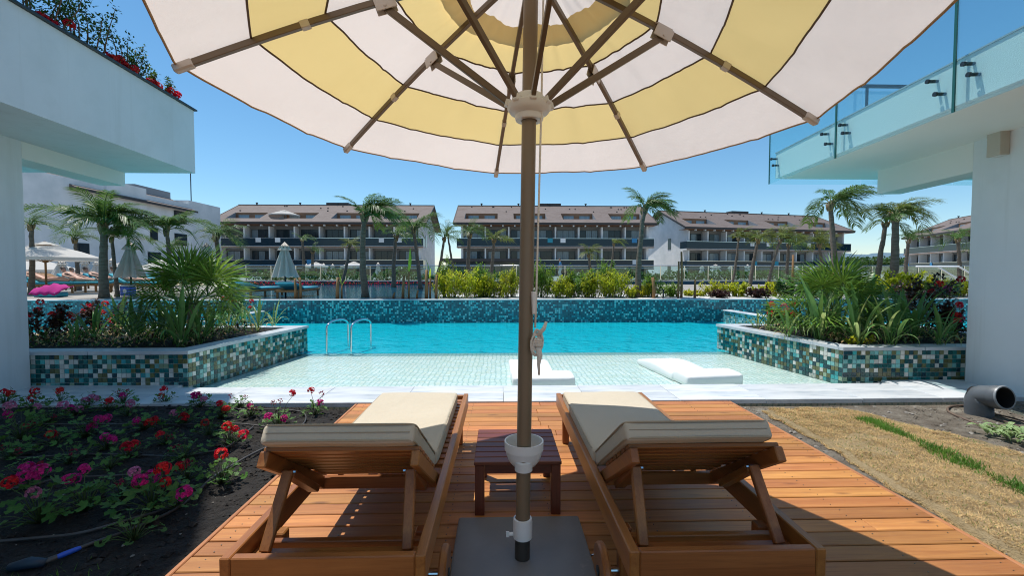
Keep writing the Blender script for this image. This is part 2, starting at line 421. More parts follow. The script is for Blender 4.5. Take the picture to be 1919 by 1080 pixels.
POOLB = mosaic('deep_pool_tiles', [(.008, .60, .74), (.010, .64, .78), (.007, .56, .70)], .05, (0, 1), (.009, .59, .73), .3, .12)
WATER = glass('pool_water', (.70, .975, .985), .02, 1.33, .58, (2.2, .7, .06), ((.012, .62, .75), .52))
SHALW = glass('shallow_water', (.93, .99, .98), .015, 1.33, .6, (4.2, .35, .04), ((.3, .6, .6), .02))
FLOATW = mat('white_rotomoulded', (.86, .87, .87), .45)
PALMG = leafmat('palm_frond', (.06, .14, .025), (.105, .19, .038), .3, .4)
PALMY = leafmat('palm_frond_yellow', (.10, .15, .025), (.16, .19, .035), .35, .45)
FANG = leafmat('fan_palm_leaf', (.075, .165, .022), (.15, .25, .035), .3, .4)
STRAPG = leafmat('strap_leaf', (.065, .16, .038), (.12, .23, .06), .25, .35)
STRAPY = leafmat('pale_strap_leaf', (.17, .26, .08), (.28, .34, .13), .3, .4)
BAMB = leafmat('bamboo_leaf', (.28, .36, .02), (.42, .42, .025), .4, .5)
BAMG = leafmat('bamboo_green', (.09, .19, .02), (.16, .26, .03), .4, .5)
SHRG = leafmat('shrub_leaf', (.03, .075, .015), (.06, .12, .025), .3, .4)
DSHR = leafmat('dark_shrub_leaf', (.05, .022, .022), (.09, .05, .03), .25, .4)
GERL = leafmat('geranium_leaf', (.05, .145, .028), (.10, .20, .04), .25, .55)
HOSTA = leafmat('hosta_leaf', (.10, .22, .05), (.17, .30, .08), .25, .5, .1, .01, 14, (.62, .68, .45))
BANL = leafmat('banana_leaf', (.20, .36, .03), (.28, .42, .05), .45, .4)
def petal(name, c): return leafmat(name, c, tuple(x*.8 for x in c), .35, .55, .08, .006)
PETR = petal('petal_red', (.68, .02, .015)); PETM = petal('petal_magenta', (.66, .02, .22)); PETP = petal('petal_pink', (.62, .20, .34)); PETC = petal('petal_crimson', (.28, .012, .03))
STEMG = mat('green_stem', (.07, .12, .03), .6); STEMB = mat('brown_stem', (.16, .10, .06), .8)
TRUNK = mat('palm_trunk', (.20, .165, .13), .9, c2=(.12, .095, .07), sc=5, st=(1, 1, 6), bs=14, bstr=.8, bd=.04)
TRUNKB = mat('palm_boot', (.15, .11, .06), .9, c2=(.24, .19, .09), sc=9, bs=20, bstr=.6)
STAKE = mat('wooden_stake', (.30, .16, .06), .8, c2=(.20, .10, .04), sc=8, st=(1, 1, .2))
FABW = cloth('parasol_cream', (.78, .75, .70), .35); FABG = cloth('parasol_folded_cream', (.62, .59, .55), .25, (.5, .47, .43))
SKIN = mat('skin', (.48, .27, .19), .55); HAIR = mat('hair', (.06, .035, .02), .6); BLUEC = mat('blue_cloth', (.05, .25, .48), .8); LTROUS = mat('pale_trousers', (.55, .58, .60), .8)
PINK = mat('magenta_towel', (.42, .012, .20), .9); TEALC = mat('teal_cushion', (.04, .32, .42), .8); REDC = mat('red_cloth', (.5, .05, .06), .85); BLKC = mat('dark_swimwear', (.02, .02, .03), .7)
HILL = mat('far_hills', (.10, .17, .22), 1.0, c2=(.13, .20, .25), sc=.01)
# ================================================================ SETTING
def struct(name, mb, mats, smooth=False, parent=None, kind='structure'):
    o = mb.build(name, mats, parent, smooth)
    if parent is None: o['kind'] = kind
    return o
# ground: lower level, terrace, upper terrace out to the horizon
m = MB(); m.box((0, -10, -2.0), (120, 44.6, .2)); struct('ground', m, EARTH)
m = MB()
m.quad((-60, 12.36, .60), (60, 12.36, .60), (60, 27.0, .60), (-60, 27.0, .60))
struct('terrace', m, PAVE)
m = MB(); m.quad((-3000, 27.2, .82), (3000, 27.2, .82), (3000, 3200, .82), (-3000, 3200, .82)); struct('upper_terrace', m, PAVE)
# hills at the horizon
m = MB(); pts = []
for i in range(81):
    x = 500+i*18; h = 30+26*math.exp(-((x-900)/160)**2)+22*math.exp(-((x-1150)/120)**2)+9*mnoise.noise((x*.012, 0, 3)) + 3*mnoise.noise((x*.05, 0, 9))
    pts.append((x, h))
for i in range(80):
    (x0, h0), (x1, h1) = pts[i], pts[i+1]
    m.add([(x0, 1000, -1), (x1, 1000, -1), (x1, 1000+h1*3, max(h1, 2)), (x0, 1000+h0*3, max(h0, 2)), (x1, 1400, -1), (x0, 1400, -1)], [(0, 1, 2, 3), (3, 2, 4, 5)])
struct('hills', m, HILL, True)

# pool: floor of the shallow ledge, the deep basin, the water
m = MB(); m.box((0.2, 6.42, -.175), (12.6, 2.54, .2)); struct('ledge_floor', m, LEDGE)
m = MB(); m.box((0, 9.8, -1.6), (40, 5.2, .1)); m.box((0, 7.66, -.92), (40, .06, 1.26)); struct('pool_floor', m, POOLB)
nx, ny = 60, 40
m = MB(); m.quad((-20, 7.46, -.03), (20, 7.46, -.03), (20, 12.1, -.03), (-20, 12.1, -.03)); struct('pool_water', m, WATER)
m = MB(); m.quad((-20, 5.12, -.03), (20, 5.12, -.03), (20, 7.46, -.03), (-20, 7.46, -.03)); struct('shallow_water', m, SHALW)
# far pool wall with its white overflow edge
m = MB(); m.box((0, 12.22, .2525), (44, .24, .655)); wall = struct('pool_wall', m, WALLMOS)
m = MB(); m.box((0, 12.20, -.8635), (44, .24, 1.573)); m.build('basin_wall', POOLB, wall)
m = MB(); m.box((0, 12.235, .592), (44, .30, .024), ch=.006); o = m.build('overflow_edge', MARBLE, wall)
# low dividing walls between neighbouring pools
def divider(a, b, label):
    t = thing('divider_wall', (a[0], a[1], -.2), label, 'wall', 'low mosaic walls between neighbouring pools')
    m = MB(); m.beam((a[0], a[1], .04), (b[0], b[1], .04), .18, .5); m.build('wall', DIVMOS, t)
    m = MB(); m.beam((a[0], a[1], .305), (b[0], b[1], .305), .24, .03, ch=.006); m.build('cap', MARBLE, t)
divider((-6.3, 9.4), (-6.45, 11.9), 'low mosaic wall with white cap, half hidden behind the fan palm planter')
divider((6.35, 9.2), (6.25, 11.9), 'low mosaic wall with white cap, half hidden behind the banana plants')

# upper pool, pebbles, terrace wall
m = MB()
m.add([(-7.7, 12.42, .606), (-1.75, 12.42, .606), (-3.8, 26.9, .606), (-16.5, 26.9, .606)], [(0, 1, 2, 3)])
struct('upper_pool_water', m, UWATER)
m = MB(); m.add([(-1.7, 12.42, .606), (13, 12.42, .606), (14, 15.2, .606), (-2.1, 15.2, .606)], [(0, 1, 2, 3)])
struct('pebble_bed', m, PEBB)
m = MB(); m.box((10, 27.12, .66), (56, .2, .30)); tw = struct('terrace_wall', m, UWATER)
m = MB(); m.box((10, 27.12, .83), (56.02, .3, .03)); m.build('wall_cap', MARBLE, tw)

# marble coping, slab by slab
cop = thing('coping', (0, 4.5, 0), None, None); cop['kind'] = 'structure'
x = -5.75; k = 0
while x < 5.85:
    wd = [.92, 1.04, .88, .98][k % 4]; k += 1
    xe = min(x+wd, 5.95)
    y1 = 5.14
    if xe < -3.70 or x > 4.25: y1 = 5.28
    m = MB(); m.box((0, 0, 0), (xe-x-.004, y1-4.51, .05), ch=.004)
    o = link('slab', m.mesh('slab', MARBLE), cop, ((x+xe)/2, (4.51+y1)/2-4.5, -.015+.0015*math.sin(k*2.3)))
    x = xe
# fill the two triangles between coping and the planter flanks is water: nothing stands there

# ---------------------------------------------------------------- wooden deck
DX0, DX1 = -1.47, 2.39
deck = thing('wooden_deck', (0, 0, 0), None, None); deck['kind'] = 'structure'
m = MB(); m.box((.46, 2.0, -.075), (3.8, 4.9, .03)); m.build('deck_gap_shade', BLACK, deck)  # near-black sheet that stands for the shade below the boards
y = 4.495; i = 0
while y > -.6:
    wd = .107
    cuts = [DX0, DX1]
    if R.random() < .6: cuts.insert(1, R.choice([-.55, .42, 1.35, 1.9])+R.uniform(-.08, .08))
    for a, b in zip(cuts, cuts[1:]):
        m = MB(); m.box((0, 0, 0), (b-a-.003, wd, .028), ch=.004)
        o = link('board', m.mesh('board', DECKW), deck, ((a+b)/2, y-wd/2, -.014+R.uniform(-.0012, .0012)))
        o.rotation_euler.z = R.uniform(-.0008, .0008)
    y -= wd+.0085; i += 1
m = MB()
for q in range(int(5.1/.1155)):
    yy = 4.495-.1155*q
    for X in (-1.38, -.83, -.28, .27, .82, 1.37, 1.92, 2.32):
        for dy in (.026, .081): m.lathe([(.0001, .0006), (.0032, .0006), (.0036, -.002)], 6, (X+R.uniform(-.006, .006), yy-dy+R.uniform(-.003, .003), .0016))
o = m.build('screws', mat('screw_steel', (.20, .18, .16), .4, .8), deck); o['kind'] = 'stuff'
for X in (DX0-.016, DX1+.016):
    m = MB(); m.box((0, 0, 0), (.024, 5.1, .06), ch=.004)
    link('edge_board', m.mesh('edge_board', EDGEW), deck, (X, 1.945, -.031))

# ---------------------------------------------------------------- garden beds
def ground_grid(name, x0, x1, y0, y1, z, mats, nx, ny, amp, sc, clods=None, zfun=None):
    m = MB(); vs_ = []
    for j in range(ny+1):
        for i in range(nx+1):
            X = x0+(x1-x0)*i/nx; Y = y0+(y1-y0)*j/ny
            e = min(1, min(X-x0, x1-X, Y-y0, y1-Y)/.12)
            h = amp*(mnoise.fractal((X*sc, Y*sc, z), .8, 2.1, 5))*max(0.15, e)
            if zfun: h += zfun(X, Y)
            vs_.append((X, Y, z+h))
    fs = [(j*(nx+1)+i, j*(nx+1)+i+1, (j+1)*(nx+1)+i+1, (j+1)*(nx+1)+i) for j in range(ny) for i in range(nx)]
    m.add(vs_, fs); return struct(name, m, mats, True)
def rise(X, Y): return .05*min(1, max(0, (-1.6-X)/1.2))
ground_grid('garden_soil', -9.0, -1.503, -1.5, 4.495, -.062, SOIL, 190, 150, .028, 3.2, zfun=rise)
ground_grid('lawn_earth', 2.423, 9.5, -1.5, 4.495, -.062, EARTH, 170, 140, .018, 3.0)
def clods(name, mats, n, area, rr, zz, flat=.7, keep=None, seed=3):
    r = random.Random(seed); m = MB()
    for _ in range(n):
        X = r.uniform(area[0], area[1]); Y = r.uniform(area[2], area[3])
        if keep and not keep(X, Y): continue
        s = rr[0]*(rr[1]/rr[0])**(r.random()**2.2)
        vs_ = [];
        for p in ((1, 0, 0), (-1, 0, 0), (0, 1, 0), (0, -1, 0), (0, 0, 1), (0, 0, -1), (.6, .6, .5), (-.6, .6, .5), (.6, -.6, .5), (-.6, -.6, .5)):
            q = Vector(p)*s*r.uniform(.7, 1.2); q.z *= flat; vs_.append(q)
        a = r.uniform(0, 6.3); ca, sa = math.cos(a), math.sin(a)
        z = zz(X, Y)
        vs_ = [(X+q.x*ca-q.y*sa, Y+q.x*sa+q.y*ca, z+q.z) for q in vs_]
        m.add(vs_, [(0, 6, 4, 8), (0, 2, 6), (2, 7, 4, 6), (2, 1, 7), (1, 9, 4, 7), (1, 3, 9), (3, 8, 4, 9), (3, 0, 8), (0, 5, 2), (2, 5, 1), (1, 5, 3), (3, 5, 0)], r.randrange(len(mats)))
    return struct(name, m, mats, False, None, 'stuff')
def zs(X, Y): return -.062+.028*mnoise.fractal((X*3.2, Y*3.2, -.062), .8, 2.1, 5)+rise(X, Y)
clods('soil_clods', [CLOD, CLOD, CLOD, SOIL], 9000, (-6, -1.51, .6, 4.48), (.006, .035), zs)
clods('pale_grit', [GRAVEL], 420, (-6, -1.51, .6, 4.48), (.003, .011), lambda X, Y: zs(X, Y)+.006, seed=8)

# dry turf on the right: a rolled-out sheet with an uneven rim, one green strip
def ze(X, Y): return -.062+.018*mnoise.fractal((X*3.0, Y*3.0, -.062), .8, 2.1, 5)
def turf_lo(Y): return 2.55+.07*(Y-2.5)+.05*mnoise.noise((Y*1.3, 5, 0))+.05*mnoise.noise((Y*5, 2, 0))
def turf_hi(Y):                                       # outer rim, where the earth along the wall starts
    return min(3.6+.46*(4.2-Y), 4.05)+.07*mnoise.noise((Y*1.7, 8, 0))+.03*mnoise.noise((Y*6, 1, 0))
m = MB(); rows = 130; colsn = 80; vs_ = []
for j in range(rows+1):
    Y = -1.2+(4.36+1.2)*j/rows
    a, b = turf_lo(Y), turf_hi(Y)
    for i in range(colsn+1):
        X = a+(b-a)*i/colsn; e = min(1, min(i, colsn-i)/2.0, (rows-j)/2.0)
        vs_.append((X, Y, ze(X, Y)+.004+.026*e+.012*mnoise.fractal((X*5, Y*5, 1), .8, 2.1, 4)*e))
m.add(vs_, [(j*(colsn+1)+i, j*(colsn+1)+i+1, (j+1)*(colsn+1)+i+1, (j+1)*(colsn+1)+i) for j in range(rows) for i in range(colsn)])
struct('dry_lawn', m, STRAWG, True)
def strip(X, Y):                                      # the green strip, from the wall side towards us
    c = 3.36+.03*(Y-3.0)+.03*math.sin(Y*2.1); return abs(X-c) < (.055+.035*mnoise.noise((Y*3, 0, 0))) and Y < 4.0 and mnoise.noise((X*7, Y*5, 2)) > -.28
r = random.Random(12)
ms, mg = MB(), MB()
def blade(m, X, Y, z, h, wd, r, lie=1.0):
    a = r.uniform(0, 6.283); ln = r.uniform(.2, 1.3)*h*lie
    dx, dy = math.cos(a), math.sin(a)
    m.add([(X-dy*wd, Y+dx*wd, z), (X+dy*wd, Y-dx*wd, z), (X+dx*ln, Y+dy*ln, z+h)], [(0, 1, 2)])
cnt = 0
while cnt < 150000:
    Y = 4.33-(4.33-.9)*r.random()**1.1; a, b = turf_lo(Y), turf_hi(Y)
    X = r.uniform(a-.02, min(b+.03, 5.6)); cnt += 1
    z = ze(X, Y)+.029+.012*mnoise.fractal((X*5, Y*5, 1), .8, 2.1, 4)
    if min(X-a, b-X) < .05: z -= .022
    bald = mnoise.noise((X*2.2, Y*2.2, 4)) + .6*mnoise.noise((X*6, Y*6, 7))
    g = strip(X+r.gauss(0, .03), Y)
    if g and r.random() < .55: blade(mg, X, Y, z, r.uniform(.018, .042), .0034, r)
    elif r.random() < .03: blade(mg, X, Y, z, r.uniform(.01, .02), .002, r)
    else: blade(ms, X, Y, z-.002, r.uniform(.004, .017)*(1.0 if bald < .3 else .5), .0022, r, 2.4)
struct('dry_grass', ms, STRAW, False, None, 'stuff')
struct('green_grass', mg, GRASS, False, None, 'stuff')
clods('earth_clods', [EARTH, EARTH, GRAVEL], 5200, (2.43, 6.5, .9, 4.48), (.005, .026), ze, .7, lambda X, Y: X < turf_lo(Y)+.05 or X > turf_hi(Y)-.05, 5)
# a bit of green turf in the near left corner
mg = MB(); r = random.Random(5); c0 = G(40, 1075, 0)
for _ in range(4200):
    X = c0.x+r.gauss(-.05, .30); Y = c0.y-.10+r.gauss(-.12, .10)
    blade(mg, X, Y, zs(X, Y), r.uniform(.012, .04), .0025, r)
struct('corner_grass', mg, GRASS, False, None, 'stuff')

# ---------------------------------------------------------------- mosaic planters
TCOL = [(.006, .085, .085), (.015, .15, .145), (.13, .135, .055), (.20, .47, .44), (.66, .64, .58), (.27, .36, .24), (.05, .36, .37), (.006, .05, .065)]
TW = [.20, .11, .20, .16, .16, .06, .03, .08]
TMAT = []
for i, c in enumerate(TCOL):
    TMAT.append(mat('glass_tile', c, .16, rand=.22, hue=.01, spec=.6))
TP = .0553
tmesh = []
for mt in TMAT:
    m = MB(); m.box((0, 0, 0), (TP-.0055, .008, TP-.0055), ch=.0012); tmesh.append(m.mesh('tile', mt))
GROUT = mat('pale_grout', (.42, .45, .43), .9)
def planter(name, poly, faces, label, seed):
    """poly: outer outline; faces: (a, b) edges that carry tiles"""
    r = random.Random(seed)
    base = Vector((sum(p[0] for p in poly)/len(poly), sum(p[1] for p in poly)/len(poly), -.2))
    t = thing(name, base, label, 'planter', 'mosaic planters flanking the pool steps')
    n = len(poly)
    m = MB(); m.prism(poly, -.2, .372)
    m.build('wall', GROUT, t)
    # cap stones along every edge
    cx = sum(p[0] for p in poly)/n; cy = sum(p[1] for p in poly)/n
    inn = []
    for i in range(n):
        p0 = Vector(poly[i-1]).to_2d() if False else Vector((poly[i-1][0], poly[i-1][1])); p1 = Vector((poly[i][0], poly[i][1])); p2 = Vector((poly[(i+1) % n][0], poly[(i+1) % n][1]))
        d1 = (p1-p0).normalized(); d2 = (p2-p1).normalized()
        n1 = Vector((-d1.y, d1.x)); n2 = Vector((-d2.y, d2.x))
        if n1.dot(Vector((cx, cy))-p1) < 0: n1 = -n1
        if n2.dot(Vector((cx, cy))-p1) < 0: n2 = -n2
        bis = (n1+n2).normalized(); s = 1/max(.35, bis.dot(n1))
        inn.append((p1+bis*.22*s, p1-bis*.018*s))
    for i in range(n):
        a_in, a_out = inn[i]; b_in, b_out = inn[(i+1) % n]
        L_ = (b_out-a_out).length; k = max(1, int(L_/.95))
        for j in range(k):
            f0, f1 = j/k+(.0012 if j else 0), (j+1)/k-(.0012 if j < k-1 else 0)
            q = [a_out.lerp(b_out, f0), a_out.lerp(b_out, f1), a_in.lerp(b_in, f1), a_in.lerp(b_in, f0)]
            m = MB(); m.prism([(v.x, v.y) for v in q], .374, .415)
            m.build('cap_stone', GREYSTONE, t)
    m = MB(); m.prism([(p[0].x, p[0].y) for p in inn], .3731, .39); m.build('soil', SOIL, t)
    left = [300]
    for a, b in faces:
        a = Vector((a[0], a[1], 0)); b = Vector((b[0], b[1], 0)); d = (b-a).normalized(); L_ = (b-a).length
        nrm = Vector((d.y, -d.x, 0)); c = Vector((cx, cy, 0))
        if nrm.dot(c-a) > 0: nrm = -nrm
        ang = math.atan2(d.y, d.x)
        k = max(1, round(L_/TP)); pp = L_/k
        M_ = Matrix.Rotation(ang, 3, 'Z'); rest = MB()
        order = range(k) if (a-Vector((0, 0, 0))).length < (b-Vector((0, 0, 0))).length else range(k-1, -1, -1)
        for i in order:
            for jz in range(10):
                p = a+d*((i+.5)*pp)+nrm*.0035; z = .372-(jz+.5)*TP
                ci = r.choices(range(len(TCOL)), TW)[0]
                if jz < 7 and left[0] > 0:
                    left[0] -= 1
                    o = link('tile', tmesh[ci], t, (p.x-base.x, p.y-base.y, z-base.z), (r.gauss(0, .008), 0, ang+r.gauss(0, .010)))
                else:
                    rest.box(Vector((p.x, p.y, z)), (TP-.006, .008, TP-.006), ci, M_)
        if rest.v:
            o = rest.build('small_tiles', TMAT, t); o['kind'] = 'stuff'
    return t
LB, LC = (-3.735, 5.29), (-3.40, 7.75)
planter('pool_planter', [(-7.2, 5.29), LB, LC, (-7.2, 7.75)], [((-5.72, 5.29), LB), (LB, LC)], 'mosaic planter beside the steel pool ladder, holding the larger fan palm', 21)
RB, RC = (4.285, 5.33), (3.93, 7.80)
planter('pool_planter', [RB, (7.4, 5.33), (7.4, 7.80), RC], [(RB, (5.85, 5.33)), (RC, RB)], 'sunlit mosaic planter beside the white pool loungers, holding banana plants', 22)

# ---------------------------------------------------------------- left wing (shaded, planter on its balcony)
def wing_line(a, b, s):                                # point s metres beyond b on the line a->b
    d = (b-a).normalized(); return b+d*s
EL = G(58, 737, -.06); q = G(40, 293, 2.66); dl = Vector((-.115, .993, 0)).normalized()
bl = EL+dl*1.62                                         # far end of the beam
p1 = G(366, 325, 2.86); p0 = G(0, 190, 2.86); dsl = (p1-p0).normalized(); p0 = p1-dsl*9
wl = thing('hotel_wing', (EL.x, EL.y, -.06), 'shaded white building at the left edge with a flower box along its balcony', 'building')
nl = Vector((-dl.y, dl.x, 0))                           # pointing outwards (left)
a = EL-dl*9
m = MB(); m.prism([(a.x, a.y), (EL.x, EL.y), (EL+nl*.34).xy[:], (a+nl*.34).xy[:]], -.12, 2.859); m.build('wall', WHITE, wl)
m = MB(); e2 = EL+dl*.002
m.prism([e2.xy[:], bl.xy[:], (bl+nl*.34).xy[:], (e2+nl*.34).xy[:]], 2.66, 2.859); m.build('beam', CEIL, wl)
m = MB(); c1 = Vector((-9.5, p1.y, 0)); c0_ = Vector((-9.5, p0.y, 0))
m.prism([p0.xy[:], p1.xy[:], c1.xy[:], c0_.xy[:]], 2.86, 3.80); m.build('balcony', WHITE, wl)
m = MB(); u = Vector((.035, .03, 0))
m.prism([(p0+u).xy[:], (p1+u).xy[:], (c1+u).xy[:], c0_.xy[:]], 3.802, 3.822); m.build('flashing', DARKM, wl)
m = MB(); m.prism([(-5.7, 4.5), (-5.7, -6), (-12, -6), (-12, 4.5)], 3.83, 8.55); m.build('upper_storey', WHITE, wl)
m = MB(); m.prism([(-3.95, 4.3), (-3.95, -6.4), (-12, -6.4), (-12, 6.9), (-5.3, 6.9)], 8.56, 8.8); m.build('roof', WHITE, wl)  # unseen roof, its outline shaped so the shadow covers the flower bed

# ---------------------------------------------------------------- right wing (glass railing)
ER = G(1808, 726, -.06); dr = Vector((.112, .994, 0)).normalized(); nr = Vector((dr.y, -dr.x, 0))
s1 = G(1453, 335, 2.94); s0 = G(1919, 147, 2.94); ds = (s1-s0).normalized(); s0 = s1-ds*9
wr = thing('hotel_wing', (ER.x, ER.y, -.06), 'white building at the right edge with a glass railing fixed to its balcony slab', 'building')
a = ER-dr*9; br = ER+dr*1.55
m = MB(); m.prism([a.xy[:], ER.xy[:], (ER+nr*.34).xy[:], (a+nr*.34).xy[:]], -.12, 2.938); m.build('wall', WHITE, wr)
m = MB(); e2 = ER+dr*.002; m.prism([e2.xy[:], br.xy[:], (br+nr*.34).xy[:], (e2+nr*.34).xy[:]], 2.57, 2.938); m.build('beam', CEIL, wr)
m = MB(); c1 = Vector((10, s1.y, 0)); c0_ = Vector((10, s0.y, 0))
m.prism([s0.xy[:], s1.xy[:], c1.xy[:], c0_.xy[:]], 2.94, 3.36); m.build('balcony_slab', STUCCO, wr)
m = MB(); m.prism([(s0+Vector((.05, 0, 0))).xy[:], (s1+Vector((.05, -.05, 0))).xy[:], (c1+Vector((0, -.05, 0))).xy[:], c0_.xy[:]], 2.925, 2.9385); m.build('soffit', CEIL, wr)
m = MB(); m.prism([(s0-Vector((.01, 0, 0))).xy[:], (s1+Vector((-.01, .01, 0))).xy[:], (c1+Vector((0, .01, 0))).xy[:], c0_.xy[:]], 3.362, 3.375); m.build('coping_edge', GREYSTONE, wr)
m = MB(); m.prism([(6.2, 3.6), (12, 3.6), (12, -6), (6.2, -6)], 3.37, 8.6); m.build('upper_storey', WHITE, wr)
# railing: panels side by side on standoffs
ral = thing('glass_railing', (s1.x, s1.y, 2.9), 'clear frameless glass railing held by dark standoffs on the right balcony', 'railing')
nb = Vector((-ds.y, ds.x, 0)); gz0, gz1 = 2.86, 4.45; off = nb*.075
def along(px):                                          # where the sight line of a column of pixels meets the railing
    rr = ray(px, 300); k = (s1.x+off.x)*ds.y-(s1.y+off.y)*ds.x
    tt = k/(rr.x*ds.y-rr.y*ds.x); pt = Vector((rr.x*tt, rr.y*tt, 0)); return (Vector((s1.x, s1.y, 0))+off-pt).dot(ds)
cutsx = [-.06, along(1565), along(1783), along(1783)+1.75, along(1783)+3.5]
s1f = Vector((s1.x, s1.y, 0))+off
for i in range(4):
    a_, b_ = cutsx[i]+.006, cutsx[i+1]-.006
    A, B = s1f-ds*a_, s1f-ds*b_
    m = MB(); m.beam((A.x, A.y, (gz0+gz1)/2), (B.x, B.y, (gz0+gz1)/2), .012, gz1-gz0)
    pan = m.build('glass_panel', GLR, ral)
    for E_ in (A, B):                                   # the polished green edge
        m = MB(); m.box((E_.x, E_.y, (gz0+gz1)/2), (.014, .012, gz1-gz0)); m.build('glass_rim', GLEDGE, pan)
    for s_, zz in ((a_+.10, 3.26), (a_+.155, 3.14), (b_-.26, 3.26), (b_-.17, 3.10)):
        if s_ < 0: continue
        C_ = s1f-ds*s_
        m = MB(); m.tube([C_+Vector((0, 0, zz))+nb*.030, C_+Vector((0, 0, zz))+nb*.008], .022, 14)
        m.tube([C_+Vector((0, 0, zz))-nb*.0072, C_+Vector((0, 0, zz))-off*.98], .016, 12); m.build('standoff', DARKM, ral, 40)
A = Vector((s1f.x, s1f.y+.06, 0)); 
for i in range(3):
    m = MB(); m.box((A.x+.8+i*1.62, A.y, (gz0+gz1)/2), (1.6, .012, gz1-gz0)); m.build('glass_panel', GLR, ral)
# the railing on the far edge of the same balcony
fr = thing('post_railing', (P(1600, 160, s1.y-.05).x, s1.y-.05, 3.37), 'slim dark post railing seen through the glass on the right balcony', 'railing')
FY = s1.y-.05; a = P(1600, 161, FY); b = a+Vector((3.0, 0, 0))
m = MB(); m.beam(a, b, .04, .05); m.build('rail', DARKM, fr)
for px in (1625, 1690):
    t_ = P(px, 163, FY); m = MB(); m.beam((t_.x, t_.y, t_.z), (t_.x, t_.y, 3.37), .03, .03, (0, 1, 0)); m.build('post', DARKM, fr)
# wall lamp on the right wall
rr = ray(1880, 268); k = ER.x*dr.y-ER.y*dr.x; tt = k/(rr.x*dr.y-rr.y*dr.x); pw = Vector((0, 0, EYE))+rr*tt
M_ = Matrix.Rotation(math.atan2(dr.y, dr.x), 3, 'Z')
lam = thing('wall_lamp', (pw.x, pw.y, pw.z), 'beige box lamp on the right wall just under the balcony ceiling', 'wall lamp')
m = MB(); m.box(pw-nr*.052, (.155, .10, .29), 0, M_, .004); m.build('housing', mat('lamp_beige', (.50, .45, .38), .5), lam)
m = MB(); m.box(pw-nr*.052-Vector((0, 0, .1462)), (.12, .07, .002), 0, M_); m.build('diffuser', WPLAST, lam)
# ================================================================ FOREGROUND THINGS
# ---------------------------------------------------------------- sun loungers
def make_lounger():
    t = thing('sun_lounger', (0, 0, 0), 'x', 'sun lounger', 'teak loungers on the deck')
    X = .332; tx, ty, tz = TEAK
    for s in (-1, 1):
        m = MB(); m.box((s*X, 1.01, .323), (.036, 2.02, .104), ch=.004); m.build('side_rail', ty, t)
    m = MB(); m.box((0, .0165, .315), (.626, .032, .118), ch=.004); m.build('end_board', tx, t)
    m = MB(); m.box((0, 2.0, .323), (.626, .03, .09), ch=.004); m.build('end_board', tx, t)
    for s in (-1, 1):
        m = MB(); m.box((s*(X-.045), 1.93, .148), (.05, .052, .296), ch=.005); m.build('leg', tz, t)
        m = MB(); m.box((s*(X-.045), .29, .175), (.05, .052, .25), ch=.005); lg = m.build('leg', tz, t)
        m = MB(); m.lathe([(.012, -.016), (.1, -.016), (.108, -.008), (.108, .008), (.1, .016), (.012, .016)], 28, (s*(X+.045), .29, .108), 0, Matrix.Rotation(math.pi/2, 3, 'Y'))
        wh = m.build('wheel', ty, t, 40)
        m = MB(); m.lathe([(.001, -.02), (.02, -.02), (.02, .02), (.001, .02)], 12, (s*(X+.047), .29, .108), 0, Matrix.Rotation(math.pi/2, 3, 'Y')); m.build('hub_cap', DARKM, wh, 40)
    m = MB(); m.tube([(-X-.06, .29, .108), (X+.06, .29, .108)], .008, 8); m.build('axle', STEEL, t)
    # seat slats on two bearers
    for s in (-1, 1):
        m = MB(); m.box((s*(X-.115), 1.37, .318), (.028, 1.2, .03)); m.build('bearer', ty, t)
    y = .80
    while y < 1.975:
        m = MB(); m.box((0, 0, 0), (.625, .050, .019), ch=.003); link('slat', m.mesh('slat', tx), t, (0, y, .344)); y += .0735
    # backrest, hinged at y .75
    h = Vector((0, .70, .298)); ang = math.atan2(.345, .53); Lb = .64
    bt = thing('backrest', (0, 0, 0), None, None); bt.parent = t
    d = Vector((0, -math.cos(ang), math.sin(ang))); up_ = Vector((0, math.sin(ang), math.cos(ang)))
    for s in (-1, 1):
        a = h+Vector((s*.285, 0, 0)); m = MB(); m.beam(a-d*.02, a+d*Lb, .034, .058, up_, 0, .004); m.build('backrest_rail', ty, bt)
    for k in range(8):
        c = h+d*(.075+k*.0745)+up_*.0385
        m = MB(); m.box(c, (.60 if k > 1 else .53, .050, .018), 0, Matrix.Rotation(-ang, 3, 'X'), .003); m.build('slat', tx, bt)
    # prop frame that holds it up
    pr = thing('prop', (0, 0, 0), None, None); pr.parent = t
    for s in (-1, 1):
        a = h+d*.50+Vector((s*.245, 0, -.02)); b = Vector((s*.262, .125, .315))
        m = MB(); m.beam(a, b, .040, .026, (0, 1, 0), 0, .004); m.build('prop_leg', tz, pr)
        m = MB(); m.tube([a+Vector((-s*.03, 0, -.005)), a+Vector((s*.034, 0, -.005))], .008, 8); m.build('bolt', STEEL, pr)
        m = MB(); m.beam(h+d*.50+Vector((s*.245, .0, -.03)), h+d*.22+Vector((s*.245, 0, -.06)), .030, .05, (1, 0, 0), 0, .004); m.build('hinge_block', ty, pr)
    m = MB(); m.box((0, .118, .298), (.624, .085, .022), ch=.003); m.build('cross_plank', tx, pr)
    m = MB(); m.box((0, .205, .290), (.624, .030, .045), ch=.003); m.build('cross_plank', tx, pr)
    m = MB(); m.box((0, .70, .30), (.624, .03, .06), ch=.003); m.build('cross_rail', tx, t)
    return t, ang
LG, ANG = make_lounger()
LG.location = (-.61, 1.48, 0); LG['label'] = 'teak lounger next to the flower bed, mostly sunlit, back raised'
LG2 = copy_tree(LG); LG2.location = (.80, 1.48, 0); LG2['label'] = 'teak lounger next to the dry lawn, mostly in parasol shade, back raised'
